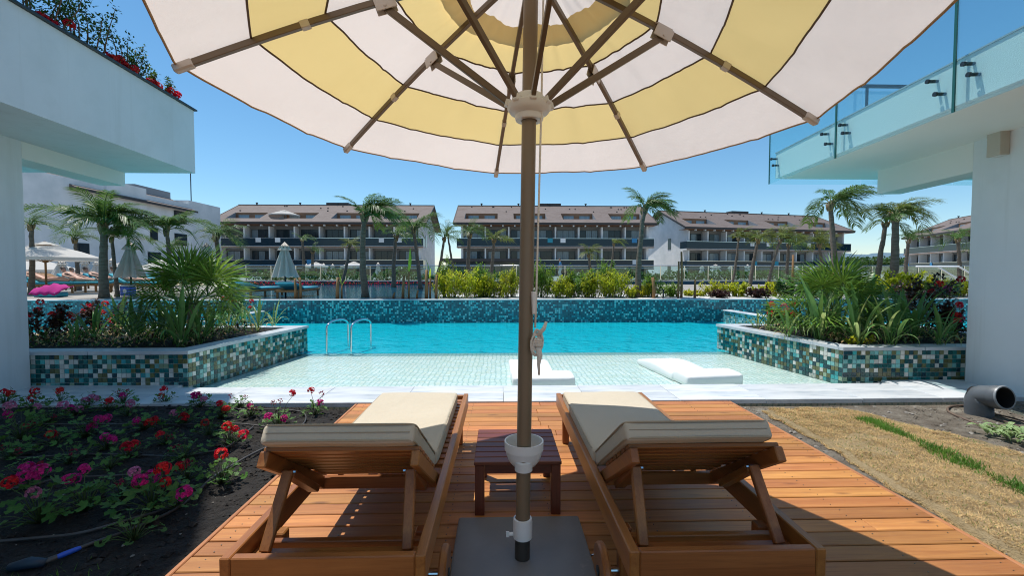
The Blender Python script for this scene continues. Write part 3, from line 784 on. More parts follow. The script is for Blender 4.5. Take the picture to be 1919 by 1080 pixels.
def make_cushion(seed):
    t = thing('lounger_cushion', (0, 0, 0), 'x', 'cushion', 'beige lounger cushions')
    link('seat_pad', rbox('seat_pad', (.575, 1.10, .080), .018, CUSH, 4, 7, .008, seed), t, (0, 1.285, .398))
    h = Vector((0, .70, .298)); d = Vector((0, -math.cos(ANG), math.sin(ANG))); up_ = Vector((0, math.sin(ANG), math.cos(ANG)))
    c = h+d*.375+up_*.0855
    link('back_pad', rbox('back_pad', (.575, .62, .072), .016, CUSH, 4, 7, .008, seed+3), t, c, (-ANG, 0, 0))
    # welted seams
    for (cy, ly, M, cc) in ((1.285, 1.10, None, Vector((0, 1.285, .398))), (0, .62, Matrix.Rotation(-ANG, 3, 'X'), c)):
        for zz in (.030, -.030):
            m = MB(); pts = []
            for k in range(41):
                a = 2*math.pi*k/40; ca, sa = math.cos(a), math.sin(a)
                e = .10
                pts.append(Vector((math.copysign(abs(ca)**e, ca)*.2875, math.copysign(abs(sa)**e, sa)*ly/2, zz)))
            pts = [cc+((M @ p) if M is not None else p) for p in pts]
            m.tube(pts, .0042, 6); m.build('piping', PIPING, t, True)
    m = MB(); q0 = c+d*.3105-Vector((.27, 0, 0)); m.tube([q0, q0+Vector((.54, 0, 0))], .0016, 5); m.build('end_seam', PIPING, t, True)
    return t
c1_ = make_cushion(1); c1_.location = (-.615, 1.48, 0); c1_['label'] = 'beige cushion on the sunlit lounger beside the flower bed'
c2_ = make_cushion(9); c2_.location = (.765, 1.48, 0); c2_['label'] = 'beige cushion half shaded on the lounger beside the dry lawn'

# ---------------------------------------------------------------- side table
tb = thing('side_table', (.095, 2.63, 0), 'small dark slatted side table between the two loungers', 'side table')
for i in range(7):
    m = MB(); m.box((0, 0, 0), (.485, .064, .020), ch=.003); link('slat', m.mesh('slat', DTEAK[0]), tb, (0, -.222+i*.0735, .295))
for sx in (-1, 1):
    for sy in (-1, 1):
        m = MB(); m.box((sx*.212, sy*.225, .1415), (.052, .045, .283), ch=.003); m.build('leg', DTEAK[2], tb, world=False)
    m = MB(); m.box((sx*.212, 0, .255), (.022, .40, .05)); m.build('apron', DTEAK[1], tb, world=False)
for sy in (-1, 1):
    m = MB(); m.box((0, sy*.225, .256), (.37, .02, .05)); m.build('apron', DTEAK[0], tb, world=False)

# ---------------------------------------------------------------- parasol base
PB = Vector((.096, 1.955, 0)); 
ub = thing('parasol_stand', (PB.x, PB.y, 0), 'grey square parasol stand with side handles on the deck', 'parasol stand')
link('plate', rbox('plate', (.635, .635, .055), .012, BASEM, 3), ub, (0, 0, .032))
for s in (-1, 1):
    m = MB(); m.tube([(s*.315, -.10, .045), (s*.335, -.10, .05), (s*.352, -.095, .052), (s*.352, .0, .052), (s*.335, .005, .05), (s*.315, .005, .045)], .0045, 8); m.build('handle', STEEL, ub, True, world=False)
# ---------------------------------------------------------------- big parasol (fitted to the photograph)
par = thing('parasol', (PB.x, PB.y-.02, .06), 'large open parasol with cream and yellow striped canopy and brown ribs over the loungers', 'parasol')
foot = Vector((PB.x+.001, PB.y-.02, .06)); apex = Vector((.1395, 2.0, 2.745))
ax = (apex-foot).normalized()
def on(z): return foot+ax*((z-foot.z)/ax.z)
m = MB(); m.tube([on(.06), on(.20)], .0345, 24); m.build('sleeve', SLEEVE, par, 40)
m = MB(); m.tube([on(.17), on(2.66)], .0325, 28); m.build('pole', POLEM, par, 40)
m = MB(); c = on(.195); m.lathe([(.036, -.045), (.043, -.042), (.044, .028), (.041, .045), (.034, .047)], 24, c); m.build('clamp', WPLAST, par, 40)
m = MB(); m.tube([c+Vector((-.04, 0, -.028)), c+Vector((-.062, 0, -.03))], .008, 8); m.box(c+Vector((-.068, 0, -.03)), (.014, .006, .024)); m.build('clamp_screw', WPLAST, par)
# hub
hb = on(2.085)
hub = MB(); hub.lathe([(.036, -.055), (.060, -.055), (.064, -.045), (.064, -.03), (.085, -.022), (.098, -.004), (.100, .012), (.086, .02), (.070, .024), (.068, .046), (.060, .058), (.036, .06)], 32, hb)
hubo = hub.build('hub', WPLAST, par, 40)
ROT = .11; tn = Vector((.025, .024, 1)).normalized(); tu = Vector((0, 1, 0)).cross(tn).normalized(); tv = tn.cross(tu)
RAD, DROP = 1.440, .596
def rib_dir(i): a = ROT+i*math.pi/4; return tu*(-math.sin(a))+tv*math.cos(a)
def rib_pt(i, t, dz=0.0):                               # i may be fractional (between ribs)
    i0 = math.floor(i); f = i-i0
    def one(k): 
        sag = .030*math.sin(math.pi*min(1, t))          # the ribs bow upwards a little
        return apex+rib_dir(k)*RAD*t-tn*(DROP*t-sag)
    if f < 1e-6: p = one(i0)
    else: p = one(i0).lerp(one(i0+1), f)
    return p+tn*dz
for i in range(8):
    rb = MB(); 
    for k in range(8):
        t0, t1 = .03+.96*k/8, .03+.96*(k+1)/8
        rb.beam(rib_pt(i, t0, -.018), rib_pt(i, t1+.002, -.018), .021, .027, tn, 0, .002)
    r_ = rb.build('rib', BROWNM, par)
    a, b = rib_pt(i, .955, -.018), rib_pt(i, 1.005, -.018)
    m = MB(); m.beam(a, b, .032, .036, tn, 0, .006); m.build('end_cap', CLEARP, r_)
    for tt in (.66,):
        a, b = rib_pt(i, tt-.012, -.018), rib_pt(i, tt+.012, -.018); m = MB(); m.beam(a, b, .029, .036, tn, 0, .003); m.build('clip', CLEARP, r_)
    # bracket and strut
    tb_ = .435; c = rib_pt(i, tb_, -.038); dd = (rib_pt(i, tb_+.02)-rib_pt(i, tb_-.02)).normalized(); sd = dd.cross(tn).normalized()
    m = MB()
    for s in (-1, 1): m.beam(c-dd*.045+sd*s*.018, c+dd*.045+sd*s*.018, .005, .055, tn, 0, .002)
    m.beam(c-dd*.045+tn*.030, c+dd*.045+tn*.030, .04, .008, tn)
    m.tube([c-sd*.024-tn*.012, c+sd*.024-tn*.012], .006, 10); m.build('bracket', CLEARP, r_)
    e = hb+(rib_dir(i)*.083)+Vector((0, 0, .012))
    m = MB(); m.beam(e, c-tn*.012, .019, .030, tn, 0, .002); m.build('strut', BROWNM, par)
    m = MB(); m.beam(e-rib_dir(i)*.02-tn*.004, e+rib_dir(i)*.026+tn*.006, .030, .030, tn, 0, .003); m.build('socket', WPLAST, hubo)
# canopy: per gore one panel; bands are strips of cloth sewn together
BANDS = [(.222, .415, 1), (.415, .605, 0), (.605, .805, 1), (.805, 1.0, 0)]
def cloth_pt(i, s, t):                                  # s across the gore 0..1
    p = rib_pt(i+s, t)
    bow = math.sin(math.pi*s)
    scal = .011*bow*t                                    # the cloth bellies out between ribs
    n_ = mnoise.noise((i*3.7+s*4.5, t*5.5, 2))*.010*bow + mnoise.noise((i*5.1+s*13, t*3, 7))*.0035*bow
    cr_ = sum(-.0055*math.exp(-((s-c_)/.018)**2)*(.5+.5*t) for c_ in (.30+.05*math.sin(i*3), .66+.06*math.cos(i*2)))
    n_ += cr_+.006*math.exp(-(min(s, 1-s)/.06)**2)*math.sin(t*38+i*2)*min(1, min(s, 1-s)*40)
    puck = .004*math.sin(s*31+i)*bow*(1-t)
    return p + (rib_dir(i)+rib_dir(i+1)).normalized()*scal*RAD - tn*(.012*bow*t - n_-puck)
NS = 26
for i in range(8):
    m = MB()
    for bi, (t0, t1, mi) in enumerate(BANDS):
        nt_ = 6
        vs_ = []
        for a in range(nt_+1):
            t = t0+(t1-t0)*a/nt_
            for s in range(NS+1): 
                ss = s/NS; tt = t
                if bi == 0 and a < 3: tt = t+.008*math.sin(math.pi*ss*2+i)*(1-a/3)
                vs_.append(cloth_pt(i, ss, tt))
        m.add(vs_, [(a*(NS+1)+s, a*(NS+1)+s+1, (a+1)*(NS+1)+s+1, (a+1)*(NS+1)+s) for a in range(nt_) for s in range(NS)], mi)
    pn = m.build('canopy_panel', [CANW, CANY], par, True)
    for tt in (.415, .605, .805):
        q = MB(); q.tube([cloth_pt(i, s/NS, tt)-tn*.003 for s in range(NS+1)], .0045, 5); q.build('seam_binding', PIPE, pn, True)
    q = MB(); q.tube([cloth_pt(i, s/NS, 1.0)-tn*.002 for s in range(NS+1)], .0045, 5); q.build('rim_binding', TANBIND, pn, True)
    # wind cap above the opening
    def cap_pt(s, t):
        p = rib_pt(i+s, t, .060*(1-.3*t/.31)); bow = math.sin(math.pi*s)
        return p+(rib_dir(i)+rib_dir(i+1)).normalized()*.01*bow*t*RAD-tn*(.016*bow*(t/.31)+.02*math.sin(s*25+i*2)*bow*t)
    m = MB(); vs_ = []; nt_ = 8
    for a in range(nt_+1):
        t = .012+.300*a/nt_
        for s in range(NS+1): vs_.append(cap_pt(s/NS, t))
    m.add(vs_, [(a*(NS+1)+s, a*(NS+1)+s+1, (a+1)*(NS+1)+s+1, (a+1)*(NS+1)+s) for a in range(nt_) for s in range(NS)])
    m.build('vent_panel', [CANW, CANT], par, True)
m = MB(); m.lathe([(.001, .13), (.05, .12), (.07, .09), (.03, .08), (.03, -.05), (.001, -.05)], 20, apex); m.build('finial', WPLAST, par, 40)
# pulley rope, cleat and tied-up end
rp = thing('parasol_rope', on(2.05)+Vector((.055, -.02, 0)), 'thin cotton cord hanging down along the parasol pole and tied in a bundle', 'rope')
a = apex+Vector((.05, -.045, -.14)); b = on(1.235)+Vector((.043, -.022, 0)); k_ = on(1.105)+Vector((.040, -.030, 0))
m = MB(); m.tube([a, a.lerp(b, .4)+Vector((.003, 0, 0)), b, k_], .0045, 8); m.build('cord', ROPE, rp, True)
m = MB(); m.tube([b+Vector((-.012, 0, .03)), b+Vector((-.008, 0, -.07))], .012, 10); m.box(b+Vector((-.010, -.012, -.02)), (.018, .016, .10), ch=.004); m.build('cleat', WPLAST, rp, 40)
r = random.Random(4)
m = MB()
for q in range(7):
    pts = []
    for j in range(15):
        aa = 2*math.pi*j/14
        pts.append(k_+Vector((.006+(.015+.003*(q % 3))*math.cos(aa)+.006*math.sin(q), -.012-.006*math.sin(aa+q)-.002*q, -.045+(.040+.003*(q % 3))*math.sin(aa)-.006*q)))
    m.tube(pts, .0045, 6)
for j in range(4): 
    pts = [k_+Vector((.010+.017*math.cos(2*math.pi*t/9), -.020+.017*math.sin(2*math.pi*t/9), -.05-.008*j)) for t in range(10)]; m.tube(pts, .0045, 6)
m.build('coil', ROPE, rp, True)
m = MB(); m.tube([k_+Vector((.01, -.02, -.03)), k_+Vector((.036, -.03, .0)), k_+Vector((.046, -.03, .03))], [.010, .009, .006], 8); m.build('loop', ROPE, rp, True)
m = MB(); m.tube([k_+Vector((.01, -.02, -.075)), k_+Vector((.018, -.03, -.12)), k_+Vector((.013, -.03, -.16)), k_+Vector((.015, -.03, -.205))], [.013, .012, .007, .004], 8); m.build('tail', ROPE, rp, True)
# cup holder
cp = thing('cup_holder', on(.5), 'white plastic bowl clamped around the parasol pole', 'cup holder')
c = on(.545)+Vector((.003, .045, 0))
m = MB(); m.lathe([(.035, -.088), (.055, -.080), (.071, -.060), (.081, -.034), (.085, -.012), (.089, -.010), (.090, .030), (.084, .030), (.080, -.012), (.066, -.045), (.03, -.062)], 36, c); m.build('bowl', WPLAST, cp, 40)
c = on(.478); m = MB(); m.lathe([(.0335, -.022), (.040, -.02), (.041, .02), (.0335, .024)], 28, c); m.build('collar', WPLAST, cp, 40)

# ---------------------------------------------------------------- pool ladder, white in-water loungers
for px, lab in ((609, 'polished steel handrail of the pool ladder nearer the planter'), (655, 'polished steel handrail of the pool ladder farther from the planter')):
    b0 = G(px+4, 661, -.03); 
    t = thing('pool_handrail', b0, lab, 'handrail', 'steel handrails of the pool ladder')
    z1 = EYE-.935*0-(607-511)/FPX*b0.y; pts = []
    y0, y1 = b0.y, b0.y+.62
    x0 = b0.x; x1 = b0.x+.15
    for j in range(6): pts.append((x0-.01+.01*j/5, y0, -.3+(z1-.06+.3)*j/5))
    rr_ = .5
    for j in range(1, 12):
        a = math.pi*j/12; f = (1-math.cos(a))/2
        pts.append((x0+(x1-x0)*f, y0+(y1-y0)*f, z1-.06+.10*math.sin(a)))
    for j in range(6): pts.append((x1, y1, (z1-.09)+(-.6-(z1-.09))*j/5))
    m = MB(); m.tube(pts, .017, 12); m.build('bar', STEEL, t, True)
    m = MB(); m.lathe([(.021, -.02), (.05, -.02), (.05, -.012), (.021, -.004)], 20, (b0.x-.01+.0, y0, -.075+.02)); m.build('flange', STEEL, t, 40)
def float_lounger(px, py, rz, label):
    b0 = G(px, py, -.03)
    t = thing('pool_lounger', (b0.x, b0.y, -.075), label, 'pool lounger', 'white moulded loungers standing in the shallow water', rz)
    # moulded body: profile along y (away from us), half width per station
    prof = [(.0, .00, .36), (.02, .02, .40), (.05, .05, .41)]
    st = [(0.00, .225, .385), (.03, .262, .395), (.30, .272, .395), (.35, .258, .385), (.372, .215, .30), (.46, .212, .29), (.70, .235, .29), (.95, .25, .29), (1.15, .235, .29), (1.35, .205, .285), (1.44, .18, .275), (1.47, .14, .26)]
    m = MB(); vs_ = []; n = 16
    for (yy, zt, hw) in st:
        zt -= .105
        for j in range(n):
            a = 2*math.pi*j/n; ca, sa = math.cos(a), math.sin(a)
            e = .22
            xx = math.copysign(abs(ca)**e, ca)*hw; hz = zt/2
            zz = hz+math.copysign(abs(sa)**e, sa)*hz
            vs_.append((xx+(.02 if yy < .36 else -.085), yy, zz))
    k = len(st); fs = [(i*n+j, i*n+(j+1) % n, (i+1)*n+(j+1) % n, (i+1)*n+j) for i in range(k-1) for j in range(n)]
    fs += [tuple(range(n))[::-1], tuple((k-1)*n+j for j in range(n))]
    m.add(vs_, fs)
    o = link('body', m.mesh('body', FLOATW), t)
    sd = o.modifiers.new('smooth', 'SUBSURF'); sd.levels = 1; sd.render_levels = 2
    o.data.polygons.foreach_set('use_smooth', [True]*len(o.data.polygons))
float_lounger(1017, 723, .02, 'white moulded lounger in the shallow pool, partly behind the parasol pole')
float_lounger(1341, 719, .14, 'white moulded lounger in the shallow pool, close to the sunlit planter')

# ---------------------------------------------------------------- hoses, drain pipe
def hose(pxs, rad_, mats, label, zoff=.02, cat='hose', grp=None, name='irrigation_hose', zf=zs):
    pts = []
    for (x, y) in pxs:
        g = G(x, y, -.03)
        for _ in range(2): g = G(x, y, zf(g.x, g.y)+zoff)
        pts.append(g)
    out = []                                            # Catmull-Rom through the points
    for i in range(len(pts)-1):
        p0, p1, p2, p3 = pts[max(i-1, 0)], pts[i], pts[i+1], pts[min(i+2, len(pts)-1)]
        for j in range(8):
            t = j/8; out.append(.5*((2*p1)+(p2-p0)*t+(2*p0-5*p1+4*p2-p3)*t*t+(3*p1-p0-3*p2+p3)*t**3))
    out.append(pts[-1])
    m = MB(); m.tube(out, rad_, 8); 
    o = m.build(name, mats, None, True, org=out[0]); return tag(o, label, cat, grp), pts
HG = 'black irrigation hoses in the flower bed'
hose([(-60, 862), (60, 858), (150, 852), (240, 853), (330, 856), (390, 848), (430, 836), (475, 800)], .008, RUBBER, 'black hose running straight across the middle of the flower bed', grp=HG)
hose([(-60, 1020), (60, 1010), (150, 1000), (240, 975), (300, 958), (340, 938), (348, 915), (330, 900)], .0085, RUBBER, 'black hose ending in a tight bend under the magenta geraniums', grp=HG)
_, hp = hose([(112, 1043), (170, 1020), (240, 995), (310, 965), (350, 940), (400, 895), (440, 870), (480, 848), (520, 830)], .009, RUBBER, 'black hose with a blue connector leading towards the lounger', grp=HG)
hose([(60, 795), (130, 796), (330, 796), (450, 795), (540, 806), (568, 795), (572, 778), (550, 770), (480, 768), (330, 766)], .007, RUBBER, 'black hose looping back near the marble edge', grp=HG)
hose([(-40, 925), (60, 910), (110, 897), (190, 893), (260, 890)], .007, RUBBER, 'short black hose among the magenta and orange geraniums', grp=HG)
a, b = hp[0], hp[1]; d = (a-b).normalized()
bc = thing('hose_connector', a, 'blue plastic hose connector with black cap on the dark soil', 'connector')
m = MB(); m.tube([a-d*.075, a-d*.06, a-d*.01, a+d*.01], [.009, .012, .013, .011], 14); m.build('sleeve', BLUEP, bc, 40)
m = MB(); m.tube([a+d*.01, a+d*.04, a+d*.05], [.013, .014, .010], 14); m.build('cap', RUBBER, bc, 40)
g = G(55, 1052, 0)
vb = thing('valve_box', (g.x, g.y, -.05), 'dark blue irrigation fitting half buried in the near corner of the bed', 'fitting')
m = MB(); m.tube([g+Vector((-.07, -.02, -.02)), g+Vector((0, 0, -.01)), g+Vector((.06, .015, -.02))], [.02, .026, .018], 12); m.build('body', mat('slate_blue_plastic', (.015, .035, .06), .5), vb, True)
# right side
HB = 'brown hoses beside the drain pipe'
hose([(1812, 760), (1780, 763), (1778, 772), (1800, 783), (1830, 795), (1850, 803)], .011, BRHOSE, 'brown hose curling out from under the drain pipe', .012, 'hose', HB, 'irrigation_hose', ze)
hose([(1862, 776), (1900, 785), (1960, 802)], .008, BRHOSE, 'upper of the two brown hoses running right from the drain pipe', .014, 'hose', HB, 'irrigation_hose', ze)
hose([(1862, 784), (1900, 796), (1960, 818)], .008, BRHOSE, 'lower of the two brown hoses running right from the drain pipe', .014, 'hose', HB, 'irrigation_hose', ze)
g0 = G(1835, 778, -.06)
dp = thing('drain_pipe', g0, 'grey plastic drain elbow with open round end beside the right wall', 'pipe')
mouth = P(1882, 746, g0.y-.20); e0 = Vector((g0.x, g0.y, -.10)); e1 = Vector((g0.x-.01, g0.y, .08))
m = MB(); pts = [e0, e1]; 
d_ = (mouth-Vector((g0.x, g0.y, .13))).normalized()
for j in range(1, 6):
    f = j/6; pts.append(e1.lerp(Vector((g0.x, g0.y, .16)), f)*(1-f)+(Vector((g0.x, g0.y, .13))+d_*.08*f)*f)
pts.append(mouth-d_*.03)
m.tube(pts, [.105, .105]+[.104]*5+[.10], 26, 0, False); m.build('elbow', GREYP, dp, True)
Mq = d_.to_track_quat('Z', 'Y').to_matrix()
m = MB(); m.lathe([(.100, -.07), (.112, -.068), (.113, .0), (.106, .012), (.096, .010), (.092, -.002), (.092, -.25), (.001, -.25)], 36, mouth, 0, Mq)
for k, f in enumerate(m.f):
    ring = k//36
    m.m[k] = 0 if ring < 2 else (1 if ring < 4 else 2)
m.build('socket', [GREYP, GREYL, BLACK], dp, 40)
# ================================================================ PLANTS
def frond_mesh(name, mats, droop, seed, n=34, wid=.30, hang=.45):
    """feather palm frond of length 1, growing along +Y; leaflets hang from the rachis"""
    r = random.Random(seed); m = MB(); pts = []
    for k in range(13):
        t = k/12; pts.append(Vector((.04*math.sin(t*2+seed)*t, math.sin(min(1.5, t*droop))/droop if droop > .05 else t, (1-math.cos(t*droop))/droop*-1.0 if droop > .05 else 0)))
    m.tube(pts, [.014*(1-.85*k/12) for k in range(13)], 5, 1)
    for k in range(n):
        t = .16+.84*k/(n-1); i = min(11, int(t*12)); f = t*12-i
        p = pts[i].lerp(pts[i+1], f); d = (pts[i+1]-pts[i]).normalized()
        ln = wid*(.55+.75*math.sin(math.pi*min(1, t*.95)))*r.uniform(.85, 1.1)
        for s in (-1, 1):
            side = Vector((s, 0, 0)); dr_ = (side*r.uniform(.55, .8)+d*r.uniform(.5, .75)+Vector((0, 0, r.uniform(-.1, .35)))).normalized()
            mid = p+dr_*ln*.5; tip = p+dr_*ln*.86+Vector((0, 0, -ln*hang*r.uniform(.6, 1.2)))
            wv = d.cross(dr_).cross(dr_).normalized()*.0085
            m.add([p-wv*.5, p+wv*.5, mid+wv, tip, mid-wv], [(0, 1, 2, 3, 4)])
    return m.mesh(name, mats)
FR_G = [frond_mesh('frond', [PALMG, STEMG], dr_, i, 44, .24, .62) for i, dr_ in enumerate((1.5, 1.9, 2.3, 1.1))]
FR_Y = [frond_mesh('frond', [PALMY, STEMG], dr_, i+9, 30, .30, .6) for i, dr_ in enumerate((1.5, 1.9, 2.3, 1.1))]
FR_S = [frond_mesh('frond', [PALMG, STEMG], dr_, i+30, 18, .30, .55) for i, dr_ in enumerate((1.5, 1.9, 2.3, 1.1))]
FR_SY = [frond_mesh('frond', [PALMY, STEMG], dr_, i+40, 22, .32, .6) for i, dr_ in enumerate((1.2, 1.6, 2.0, .9))]
def palm(base, crown, rad_, label, n=12, kind='G', tr=.085, wind=.35, seed=0, zg=None, group=None, bend=0.0):
    """base and crown centre in metres"""
    r = random.Random(seed); base = Vector(base); crown = Vector(crown)
    t = thing('palm_tree', base, label, 'palm tree', group)
    m = MB(); pts = []; rs = []; h = crown-base
    for k in range(15):
        f = k/14; p = h*f+Vector((bend*math.sin(math.pi*f), 0, 0)); pts.append(p+Vector((r.gauss(0, .006), r.gauss(0, .006), 0)))
        rs.append(tr*(1.25-.45*f+(.25 if f < .06 else 0))*(1+.06*math.sin(k*2.7)))
    m.tube(pts, rs, 9); m.build('trunk', TRUNK, t, True, world=False)
    m = MB()                                            # leaf bases wrapping the neck of the trunk
    for k in range(10):
        a = r.uniform(0, 6.28); o_ = h+Vector((0, 0, -rad_*r.uniform(.02, .22))); q = Vector((math.cos(a), math.sin(a), 0))
        m.tube([o_+q*tr*.6, o_+q*tr*1.1+Vector((0, 0, rad_*.10)), o_+q*tr*1.6+Vector((0, 0, rad_*.22))], [tr*.55, tr*.4, tr*.12], 6)
    m.build('leaf_base', TRUNKB, t, True, world=False)
    FR = {'G': FR_G, 'Y': FR_Y, 'S': FR_S, 'T': FR_SY}[kind]
    n = int(n*1.15)
    for k in range(n):
        az = k*2.39996+r.uniform(-.3, .3)
        el = rad(88-58*((k+.5)/n)**1.1+r.uniform(-7, 7))
        d = Vector((math.sin(az)*math.cos(el), math.cos(az)*math.cos(el), math.sin(el)))
        d = (d+Vector((wind, 0, 0))).normalized()
        az = math.atan2(d.x, d.y); el = math.asin(max(-1, min(1, d.z)))
        Lf = rad_*1.38*r.uniform(.82, 1.12)*(1.0 if el < .9 else .85)
        o = link('frond', FR[r.randrange(4)], t, h+d*tr*.5, None, Lf)
        o.rotation_mode = 'XYZ'
        M = Matrix.Rotation(-az, 4, 'Z') @ Matrix.Rotation(el, 4, 'X') @ Matrix.Rotation(r.gauss(0, .35), 4, 'Y')
        o.rotation_euler = M.to_euler()
    return t
def fan_mesh(name, mats, seed, n=34, spread=250):
    r = random.Random(seed); m = MB()
    m.tube([(0, 0, 0), (0, .25, .015), (0, .5, 0)], [.010, .008, .007], 5, 1)
    c = Vector((0, .5, 0))
    for k in range(n):
        a = rad(-spread/2+spread*k/(n-1)); d = Vector((math.sin(a), math.cos(a), .10*math.cos(k*math.pi))).normalized()
        ln = .50*(.72+.28*math.cos(a*.6))*r.uniform(.92, 1.05)
        s = Vector((d.y, -d.x, 0)).normalized()
        w0, w1 = .006, .0125
        mid = c+d*ln*.55+Vector((0, 0, .012*(-1)**k)); tip = c+d*ln+Vector((0, 0, -ln*.16*r.uniform(.4, 1.4)))
        m.add([c, mid+s*w1, tip, mid-s*w1], [(0, 1, 2, 3)])
    return m.mesh(name, mats)
FANS = [fan_mesh('frond', [FANG, STEMG], i) for i in range(4)]
def fan_palm(base, hgt, rad_, n, label, seed):
    r = random.Random(seed); t = thing('fan_palm', base, label, 'palm')
    m = MB(); m.tube([(0, 0, -.02), (.01, 0, hgt*.5), (0, 0, hgt)], [.085, .075, .06], 10); m.build('trunk', TRUNKB, t, True, world=False)
    for k in range(n):
        az = k*2.39996+r.uniform(-.25, .25); el = rad(82-96*((k+.5)/n)+r.uniform(-8, 8))
        o = link('frond', FANS[r.randrange(4)], t, (0, 0, hgt*r.uniform(.85, 1.05)), None, rad_*r.uniform(.85, 1.1))
        o.rotation_euler = (Matrix.Rotation(-az, 4, 'Z') @ Matrix.Rotation(el, 4, 'X') @ Matrix.Rotation(r.gauss(0, .3), 4, 'Y')).to_euler()
    return t
def strap_mesh(name, mats, seed, bend, pet=.35, wid=.055):
    wid *= .68
    """blade of length 1 along +Z that arches towards +Y"""
    r = random.Random(seed); m = MB(); k_ = 12; vs_ = []; p = Vector((0, 0, 0)); a = .06
    for k in range(k_+1):
        t = k/k_; wv = (.010 if t < pet*.7 else wid*math.sin(math.pi*min(1, (t-pet*.7)/(1-pet*.7))**.75)+.004)
        fold = wv*.45; side = Vector((1, 0, 0)); up_ = Vector((0, -math.cos(a), math.sin(a)))
        vs_ += [p-side*wv-up_*fold*-1, p, p+side*wv-up_*fold*-1]
        a += bend*(.25+1.9*t*t)/k_*1.5+r.gauss(0, .02)
        p = p+Vector((r.gauss(0, .003), math.sin(a), math.cos(a)))/k_
    fs = []
    for k in range(k_):
        b = k*3; fs += [(b, b+1, b+4, b+3), (b+1, b+2, b+5, b+4)]
    m.add(vs_, fs); return m.mesh(name, mats, True)
STR_G = [strap_mesh('leaf', STRAPG, i, b_, p_, w_) for i, (b_, p_, w_) in enumerate(((.25, .4, .055), (.6, .35, .05), (1.1, .3, .045), (1.7, .25, .04)))]
STR_Y = [strap_mesh('leaf', STRAPY, i+7, b_, p_, w_) for i, (b_, p_, w_) in enumerate(((.3, .3, .038), (.8, .3, .036), (1.4, .2, .034), (2.2, .2, .03)))]
STR_D = strap_mesh('dry_leaf', STRAW, 77, 2.6, .2, .03)
def strap_plant(base, hgt, n, label, seed, pale=.15, name='strappy_plant', cat='plant', group='strappy plants in the pool planters', dry=1):
    r = random.Random(seed); t = thing(name, base, label, cat, group)
    n = int(n*1.5)
    for k in range(n):
        az = k*2.39996+r.uniform(-.4, .4); f = (k+.5)/n
        S = STR_Y if r.random() < pale else STR_G
        me = S[min(3, int(f*3.2+r.random()*.9))]
        o = link('leaf', me, t, (r.gauss(0, .025), r.gauss(0, .025), -.01), None, hgt*r.uniform(.7, 1.1)*(1.05-.25*f))
        o.rotation_euler = (Matrix.Rotation(-az, 4, 'Z') @ Matrix.Rotation(-rad(4+22*f), 4, 'X')).to_euler()
    for k in range(dry):
        o = link('dry_leaf', STR_D, t, (0, 0, 0), (-.5, 0, r.uniform(0, 6.3)), hgt*r.uniform(.4, .6))
    return t
def leaf_quad(m, p, d, ln, wd, mi=0, fold=.15):
    d = d.normalized(); s = d.cross(Vector((0, 0, 1)));
    s = s.normalized() if s.length > 1e-3 else Vector((1, 0, 0))
    u = s.cross(d)
    m.add([p, p+d*ln*.45+s*wd+u*wd*fold, p+d*ln, p+d*ln*.45-s*wd+u*wd*fold], [(0, 1, 2), (0, 2, 3)], mi)
def rvec(r, up=0.0):
    while True:
        v = Vector((r.uniform(-1, 1), r.uniform(-1, 1), r.uniform(-1, 1)))
        if .05 < v.length < 1: return (v.normalized()+Vector((0, 0, up))).normalized()
def bush_mesh(seed, w_, d_, h, n, leaf, lw, ns=9, up=.3, bare=.12):
    """(foliage MB, stems MB) of a bush: leaves in loose clumps along leaning stems"""
    r = random.Random(seed); f = MB(); s = MB()
    for k in range(ns):
        a = r.uniform(0, 6.28); rr_ = math.sqrt(r.random()); hh = h*r.uniform(.5, 1.08)*(1-.3*rr_)
        b = Vector((math.cos(a)*rr_*w_*.25, math.sin(a)*rr_*d_*.25, 0)); e = Vector((math.cos(a)*rr_*w_*.5, math.sin(a)*rr_*d_*.5, hh))
        mid = b.lerp(e, .5)+Vector((r.gauss(0, .03), r.gauss(0, .03), hh*.06))
        s.tube([b, mid, e], [.008, .006, .002], 5)
        for _ in range(n//ns):
            t = bare+(1-bare)*r.random()**.8; p = (b.lerp(mid, t*2) if t < .5 else mid.lerp(e, t*2-1))
            v = rvec(r, .1); p = p+v*r.random()**.6*min(w_, h)*.20*(1.1-.6*t)
            leaf_quad(f, p, rvec(r, up), leaf*r.uniform(.6, 1.3), lw*r.uniform(.7, 1.2))
    return f, s
def bush(name, base, w_, d_, h, n, leaf, lw, mats, label, cat, seed, group=None, ns=9, up=.3, stem=None):
    t = thing(name, base, label, cat, group); f, s = bush_mesh(seed, w_, d_, h, n, leaf, lw, ns, up)
    s.build('stem', stem or STEMB, t, True, world=False); f.build('foliage', mats, t, world=False); return t
def floret_head(name, mt, seed, rad_=.032, n=30, sparse=False):
    r = random.Random(seed); m = MB()
    for k in range(n):
        v = rvec(r, .55); c = v*rad_*(r.uniform(.75, 1.05)); s = v.orthogonal().normalized(); s = Matrix.Rotation(r.uniform(0, 6.3), 3, v) @ s
        for q in range(5):
            a = Matrix.Rotation(q*1.2566, 3, v) @ s; b_ = a.cross(v)
            ps = rad_*(.40 if not sparse else .28)
            m.add([c, c+a*ps*.6+b_*ps*.42+v*ps*.25, c+a*ps+v*ps*.2, c+a*ps*.6-b_*ps*.42+v*ps*.25], [(0, 1, 2, 3)])
    m.tube([(0, 0, -rad_*.2), (0, 0, -rad_*1.4)], .0022, 5, 1)
    return m.mesh(name, [mt, STEMG])
HEADS = {k: [floret_head('flower_head', mt, i) for i in range(2)] for k, mt in (('r', PETR), ('m', PETM), ('p', PETP))}
HEADS['c'] = [floret_head('spent_flower_head', PETC, i, .028, 16, True) for i in range(2)]
